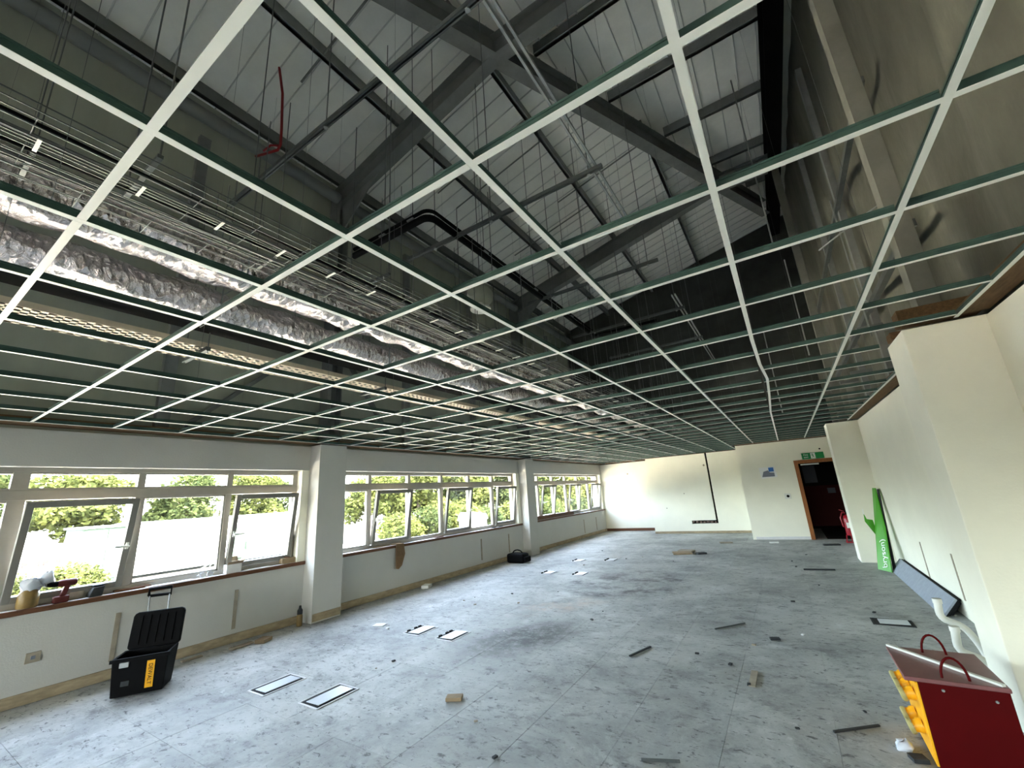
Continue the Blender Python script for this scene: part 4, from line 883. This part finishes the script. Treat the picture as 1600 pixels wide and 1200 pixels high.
MB().prism([(.995, 9.78, .88), (1.02, 9.78, .78), (1.10, 9.80, .76), (1.12, 9.80, .44), (1.09, 9.78, .50), (.985, 9.78, .74)], (0, .012, 0)).build('flap', m_green, t)
MB().prism([(.985, 9.77, .86), (1.0, 9.77, .86), (1.005, 9.77, .95), (.992, 9.77, .95)], (0, .01, 0)).build('white_corner', m_white, t)
MB().bar((1.10, 9.83, .003), (1.11, 9.83, .6), .05, .02).build('stake', m_green, t)
# fire extinguisher
t = thing('fire_extinguisher', 'red fire extinguisher on a red stand beside the doorway', 'fire extinguisher', (1.0, 13.05, 0))
ex, ey = 1.0, 13.05
MB().lathe((ex, ey, .16), [(.085, 0), (.09, .02), (.09, .36), (.07, .44), (.03, .47)], 18).build('cylinder', m_extred, t)
MB().box(ex - .03, ex + .03, ey - .02, ey + .02, .63, .70).build('valve', m_black, t, .004)
MB().tube([(ex, ey, .66), (ex - .08, ey - .03, .68), (ex - .13, ey - .03, .55), (ex - .11, ey - .03, .35)], .014, 8).build('hose', m_extred, t)
MB().bar((ex - .03, ey, .70), (ex - .12, ey, .74), .02, .012).build('lever', m_extred, t)
MB().box(ex - .13, ex + .13, ey - .11, ey + .11, .002, .02).tube([(ex - .12, ey - .1, .01), (ex - .09, ey, .17)], .012, 6).tube([(ex + .12, ey - .1, .01), (ex + .09, ey, .17)], .012, 6).tube([(ex, ey + .1, .01), (ex, ey + .09, .17)], .012, 6).build('stand', m_extred, t)
MB().box(ex - .05, ex + .03, ey - .093, ey - .089, .33, .45).build('label_plate', m_white, t)

# ------------------------------------------------------------------ debris on the floor
def scrap(name, x, y, lx, ly, h, rot, m, label, cat='scrap', group=None):
    c, s_ = math.cos(rot), math.sin(rot)
    o = MB().obox((x, y, h / 2 + .003), (lx / 2 * c, lx / 2 * s_, 0), (-ly / 2 * s_, ly / 2 * c, 0), (0, 0, h / 2)).build(name, m, None, min(.002, h * .3), base=(x, y, 0)); return tag(o, label, cat, group)
scrap('cardboard_piece', -2.42, 10.95, .42, .34, .03, .3, m_card, 'flat cardboard piece lying on the far floor', 'cardboard')
scrap('cardboard_piece', -2.38, 11.25, .34, .22, .04, -.2, m_scar, 'grey cardboard piece just behind the flat cardboard', 'cardboard')
scrap('dark_scrap', -2.0, 10.95, .20, .14, .03, .6, m_scrap, 'dark scrap right of the cardboard on the far floor')
scrap('cardboard_strip', -6.0, 2.98, .08, .26, .02, .1, m_scar, 'torn cardboard strip by the skirting below the near window', 'cardboard')
scrap('cardboard_strip', -5.92, 3.2, .13, .16, .04, .5, m_card, 'folded cardboard scrap by the skirting near the first pillar', 'cardboard')
scrap('cardboard_strip', -6.1, 2.5, .06, .2, .015, 0, m_scar, 'thin pale strip by the skirting right of the toolbox', 'cardboard')
scrap('paper_scrap', -5.0, 4.25, .16, .13, .006, .4, m_white, 'white paper scrap on the floor left of the second floor boxes', 'paper')
scrap('cardboard_scrap', -2.62, 3.0, .13, .08, .025, .5, m_card, 'beige plaster chunk on the floor near the middle')
scrap('carton_scrap', -6.12, 6.3, .14, .2, .05, .4, m_white, 'small white carton scrap by the middle skirting', 'carton')
scrap('tile_scrap', -.6, 12.9, .2, .16, .02, .1, m_white, 'white tile scrap on the far floor before the doorway wall')
scrap('tile_scrap', -1.7, 12.9, .3, .2, .02, .3, m_scar, 'pale board scrap on the far floor below the chase')
scrap('rod_offcut', -1.55, 4.55, .02, .34, .012, -.35, m_scrap, 'thin dark rod lying crosswise on the middle floor', 'rod')
scrap('rod_offcut', -.45, 2.62, .018, .30, .012, -.75, m_scrap, 'thin dark rod on the near floor, bottom centre', 'rod')
scrap('rod_offcut', -.86, 5.65, .016, .42, .012, -.7, m_strut, 'thin pale rod on the right middle floor', 'rod')
scrap('rod_offcut', .06, 3.75, .016, .32, .012, -.9, m_scrap, 'thin dark rod on the floor left of the red box', 'rod')
scrap('rod_offcut', -.95, 2.9, .016, .22, .012, -1.2, m_strut, 'short pale rod on the near floor', 'rod')
scrap('lath_offcut', -.55, 4.3, .05, .32, .008, .0, m_scar, 'flat grey lath on the floor in line with the doorway', 'lath')
scrap('dark_lath', .15, 9.3, .45, .05, .02, .1, m_scrap, 'long dark strip on the floor left of the green board', 'strip')
scrap('dark_lath', .55, 12.5, .32, .12, .03, .2, m_scrap, 'dark scrap on the floor in front of the doorway')
scrap('dark_scrap', -.42, 5.35, .09, .05, .02, .3, m_scrap, 'small dark chip on the floor right of centre, larger one')
for i in range(46):
    x = rnd.uniform(-4.8, .9); y = rnd.uniform(2.2, 11.5); s_ = rnd.uniform(.010, .030)
    scrap('rubble_crumb', x, y, s_ * 1.5, s_, s_ * .5, rnd.uniform(0, 3), rnd.choice((m_scrap, m_scrap, m_sill, m_scar)), 'small crumb of rubble lying on the dusty floor', 'rubble', 'rubble crumbs on the floor')

# ------------------------------------------------------------------ outside
G = -1.5
struct(MB().box(-160, 60, -80, 190, G - .3, G).build('ground', m_ground), 'pale hardstanding outside the windows', 'ground')
struct(MB().box(-19.5, -6.8, -40, 70, G, G + .04).build('ground_bounce_apron', mat('apron_bounce', (.86, .82, .75), .9, noise=.1, scale=.5)), 'unseen pale apron at the foot of the building, added to bounce sunlight indoors', 'paving')  # kept pale and out of view to bounce sunlight up through the windows
o = MB().box(-29.5, -24, -2, 8.0, G, G + .06).build('lawn', m_grass); tag(o, 'strip of grass outside the nearest window', 'grass', kind='stuff')
def leaves(n, lobes, size, seed):
    rr = random.Random(seed); vs = []; fs = []
    tot = sum(r_[3] * r_[4] for r_ in lobes)
    for (cx, cy, cz, ra, rb) in lobes:
        for _ in range(int(n * ra * rb / tot)):
            while True:
                d = Vector((rr.gauss(0, 1), rr.gauss(0, 1), rr.gauss(0, 1)))
                if d.length > .1: break
            d.normalize(); k = rr.uniform(.55, 1.05)
            p = Vector((cx + d.x * ra * k, cy + d.y * ra * k, cz + d.z * rb * k))
            a = Vector((rr.gauss(0, 1), rr.gauss(0, 1), rr.gauss(0, .5))).normalized(); b_ = a.cross(d + Vector((rr.gauss(0, .5), rr.gauss(0, .5), rr.gauss(0, .5)))).normalized(); s_ = size * rr.uniform(.6, 1.4)
            q_ = len(vs); vs += [p - a * s_, p + b_ * s_ * .6, p + a * s_, p - b_ * s_ * .6]; fs.append((q_, q_ + 1, q_ + 2, q_ + 3))
    return MB().add(vs, fs)
def crown(seed, h, r_, n):
    rr = random.Random(seed); L = [(0, 0, h * .62, r_ * .75, h * .3)]
    for _ in range(11):
        a = rr.uniform(0, 6.3); e = rr.uniform(.28, .92); L.append((math.cos(a) * r_ * .62 * (1.1 - abs(e - .5)), math.sin(a) * r_ * .62 * (1.1 - abs(e - .5)), h * e, r_ * rr.uniform(.28, .5), h * rr.uniform(.09, .17)))
    return leaves(n, L, .17, seed)
tree_me = []
for k, (h, r_) in enumerate(((6.6, 3.0), (8.0, 3.4), (7.2, 2.9))):
    tree_me.append(tuple(crown(20 + k, h, r_, 7000).mesh('foliage', m_) for m_ in (m_leaf1, m_leaf2)))
    tb = MB().tube([(0, 0, 0), (.05, .03, h * .3), (-.05, .05, h * .62)], [.17, .13, .05], 8)
    for q in range(5):
        a = q * 1.26; tb.tube([(0, 0, h * (.28 + .05 * q)), (math.cos(a) * r_ * .45, math.sin(a) * r_ * .45, h * (.45 + .06 * q))], [.06, .02], 6)
    tree_me[-1] += (tb.mesh('trunk', m_bark),)
bush_me = [leaves(3600, [(0, 0, 1.2, 1.6, 1.2), (.9, .6, .9, 1.1, .9), (-.9, -.5, 1.0, 1.1, 1.0), (.3, -1.2, .8, 1.0, .8)], .13, 70).mesh('foliage', m_) for m_ in (m_leaf1, m_leaf2)]
TR = []
TR += [(-50, 10.9, 0, 0, 1.25, 'round leafy tree with bare trunk behind the pale green cabin')]
TR += [(-48, 17.8, 1, 1, 1.0, 'leafy tree behind the white cabin roof, left of the window post')]
TR += [(-50, 24.5, 2, 0, 1.1, 'leafy tree behind the white cabin roof, right end of the near bay')]
TR += [(-56, 5.5, 2, 1, 1.2, 'leafy tree at the far left edge of the near window')]
TR += [(-58, 20.5, 0, 0, 1.0, 'distant leafy tree peeping behind the white cabin'), (-60, 33, 1, 1, 1.0, 'distant leafy tree beyond the first pillar')]
ordn = ['first', 'second', 'third', 'fourth', 'fifth', 'sixth', 'seventh', 'eighth', 'ninth', 'tenth', 'eleventh', 'twelfth', 'thirteenth', 'fourteenth', 'fifteenth', 'sixteenth']
for i in range(8):
    TR.append((-33 + rnd.uniform(-1.5, 1.5) + i * .25, 27 + i * 4.3, i % 3, (0, 0, 1, 0, 1, 1, 0, 1)[i], rnd.uniform(1.0, 1.2), 'dense leafy tree in the row outside the middle bay, %s from the left' % ordn[i]))
for i in range(8):
    TR.append((-25 + i * .9 + rnd.uniform(-.8, .8), 44 + i * 4.2, (i + 1) % 3, (1, 0, 0, 1, 0, 1, 0, 0)[i], rnd.uniform(.9, 1.05), 'dense leafy tree in the row outside the farthest bay, %s from the left' % ordn[i]))
for (x, y, k, ci, s_, label) in TR:
    t = thing('leafy_tree', label, 'tree', (x, y, G), 'trees outside the windows')
    for nm, me in (('foliage', tree_me[k][ci]), ('trunk', tree_me[k][2])):
        o = bpy.data.objects.new(nm, me); C.objects.link(o); o.parent = t; o.scale = (s_, s_, s_); o.rotation_euler = (0, 0, x + y)
BU = [(-27.0, 4.2, .55, 'low bright green bush outside the near window, left one'), (-27.5, 6.2, .6, 'low bright green bush outside the near window, right one')]
for i in range(9): BU.append((-27.5 + i * .8 + rnd.uniform(-.6, .6), 24.5 + i * 3.4, 1.0 + .12 * (i % 3), 'leafy shrub below the tree row, %s from the left' % ordn[i]))
for i, (x, y, s_, label) in enumerate(BU):
    o = bpy.data.objects.new('leafy_shrub', bush_me[0 if i < 2 else i % 2]); C.objects.link(o); o.location = (x, y, G); o.scale = (s_, s_, s_); o.rotation_euler = (0, 0, i * 1.1); tag(o, label, 'shrub', 'shrubs outside the windows')
# cabins
t = thing('site_cabin', 'pale green cabinet-like site cabin outside the near window', 'cabin', (-32, 7.9, G))
MB().box(-34, -31, 7.05, 8.95, G + .1, 1.32).build('cabin_body', m_cabgreen, t, .03)
for y in (7.12, 8.06):
    d_ = MB().box(-31, -30.97, y, y + .82, G + .25, 1.22).build('cabin_door', m_cabgreen, t, .01)
    for q in (.12, .50): MB().box(-30.97, -30.955, y + q, y + q + .15, .25, .95).build('door_slot', m_cabglass, d_)
MB().box(-34.1, -30.9, 6.95, 9.05, 1.32, 1.42).build('cabin_roof', m_cabin, t)
MB().box(-33.8, -31.2, 7.2, 8.8, G, G + .1).build('cabin_base', m_scrap, t)
t = thing('site_cabin', 'long white site cabin seen through the near window', 'cabin', (-33, 13.6, G))
MB().box(-34.5, -31.2, 9.3, 18.2, G + .15, 1.40).build('cabin_body', m_cabin, t, .03)
MB().box(-34.6, -31.1, 9.2, 18.3, 1.40, 1.47).build('cabin_roof', m_cabin, t)
for y in (16.3, 11.2): 
    w_ = MB().box(-31.2, -31.17, y, y + 1.15, 0.0, .95).build('cabin_window', m_cabglass, t); MB().box(-31.17, -31.15, y + .36, y + .82, .05, .9).build('pane', m_cabin, w_)
d_ = MB().box(-31.2, -31.16, 14.2, 15.0, G + .2, .75).build('cabin_door', m_cabgreen, t, .01); MB().box(-31.16, -31.13, 14.85, 14.9, -.5, -.4).build('handle', m_galv, d_)
MB().box(-31.2, -30.9, 15.1, 15.75, -.75, -.2).build('air_unit', m_cabgreen, t, .02)
MB().bar((-30.6, 12.4, G), (-30.6, 14.2, -.55), .05, .05).bar((-30.6, 12.9, G + .1), (-30.6, 14.2, -.25), .03, .03).build('stair_rail', m_strut, t)
MB().box(-31.15, -30.4, 14.1, 15.0, -1.1, -1.02).box(-30.9, -30.4, 13.7, 14.1, -1.3, -1.24).build('step', m_strut, t)
MB().box(-34, -31.6, 9.6, 18.0, G, G + .15).build('cabin_base', m_scrap, t)
for k, y in enumerate((6.9, 7.9, 8.9)):
    t = thing('road_barrier', 'red and white road barrier outside the near window, ' + ['left', 'middle', 'right'][k] + ' one', 'barrier', (-45, y, G), 'road barriers outside')
    MB().box(-45.05, -44.95, y - .45, y + .45, G + .55, G + .8).build('board', m_barrier, t); MB().box(-45.06, -44.94, y - .15, y + .15, G + .56, G + .79).build('white_band', m_white, t)
    for q in (-.38, .38): MB().box(-45.03, -44.97, y + q - .03, y + q + .03, G, G + .95).build('post', m_barrier, t)
t = thing('white_van', 'small white van glimpsed among trees through the middle window', 'van', (-24.5, 32, G))
vx, vy = -22.5, 29.5
MB().prism([(vx, vy - 1.0, G + 1.3), (vx, vy + 1.3, G + 1.3), (vx, vy + 1.0, G + 1.75), (vx, vy - .6, G + 1.95), (vx, vy - .9, G + 1.6)], (-1.6, 0, 0)).build('van_body', m_cabin, t, .05)
MB().box(vx - 1.5, vx - .1, vy - .9, vy + 1.2, G + .25, G + 1.3).build('van_lower', m_cabin, t, .05)
for y in (vy - .6, vy + .8): MB().lathe((vx - .1, y, G + .33), [(.32, 0), (.32, .18)], 16, (1, 0, 0)).build('wheel', m_black, t)
struct(MB().box(-40, -18.5, 15.5, 24.0, G, G + .03).build('ground_road_glare', m_cabin), 'road outside the middle bay, its overexposed glare painted near white', 'paving')  # near-white colour stands for the glare of the overexposed road
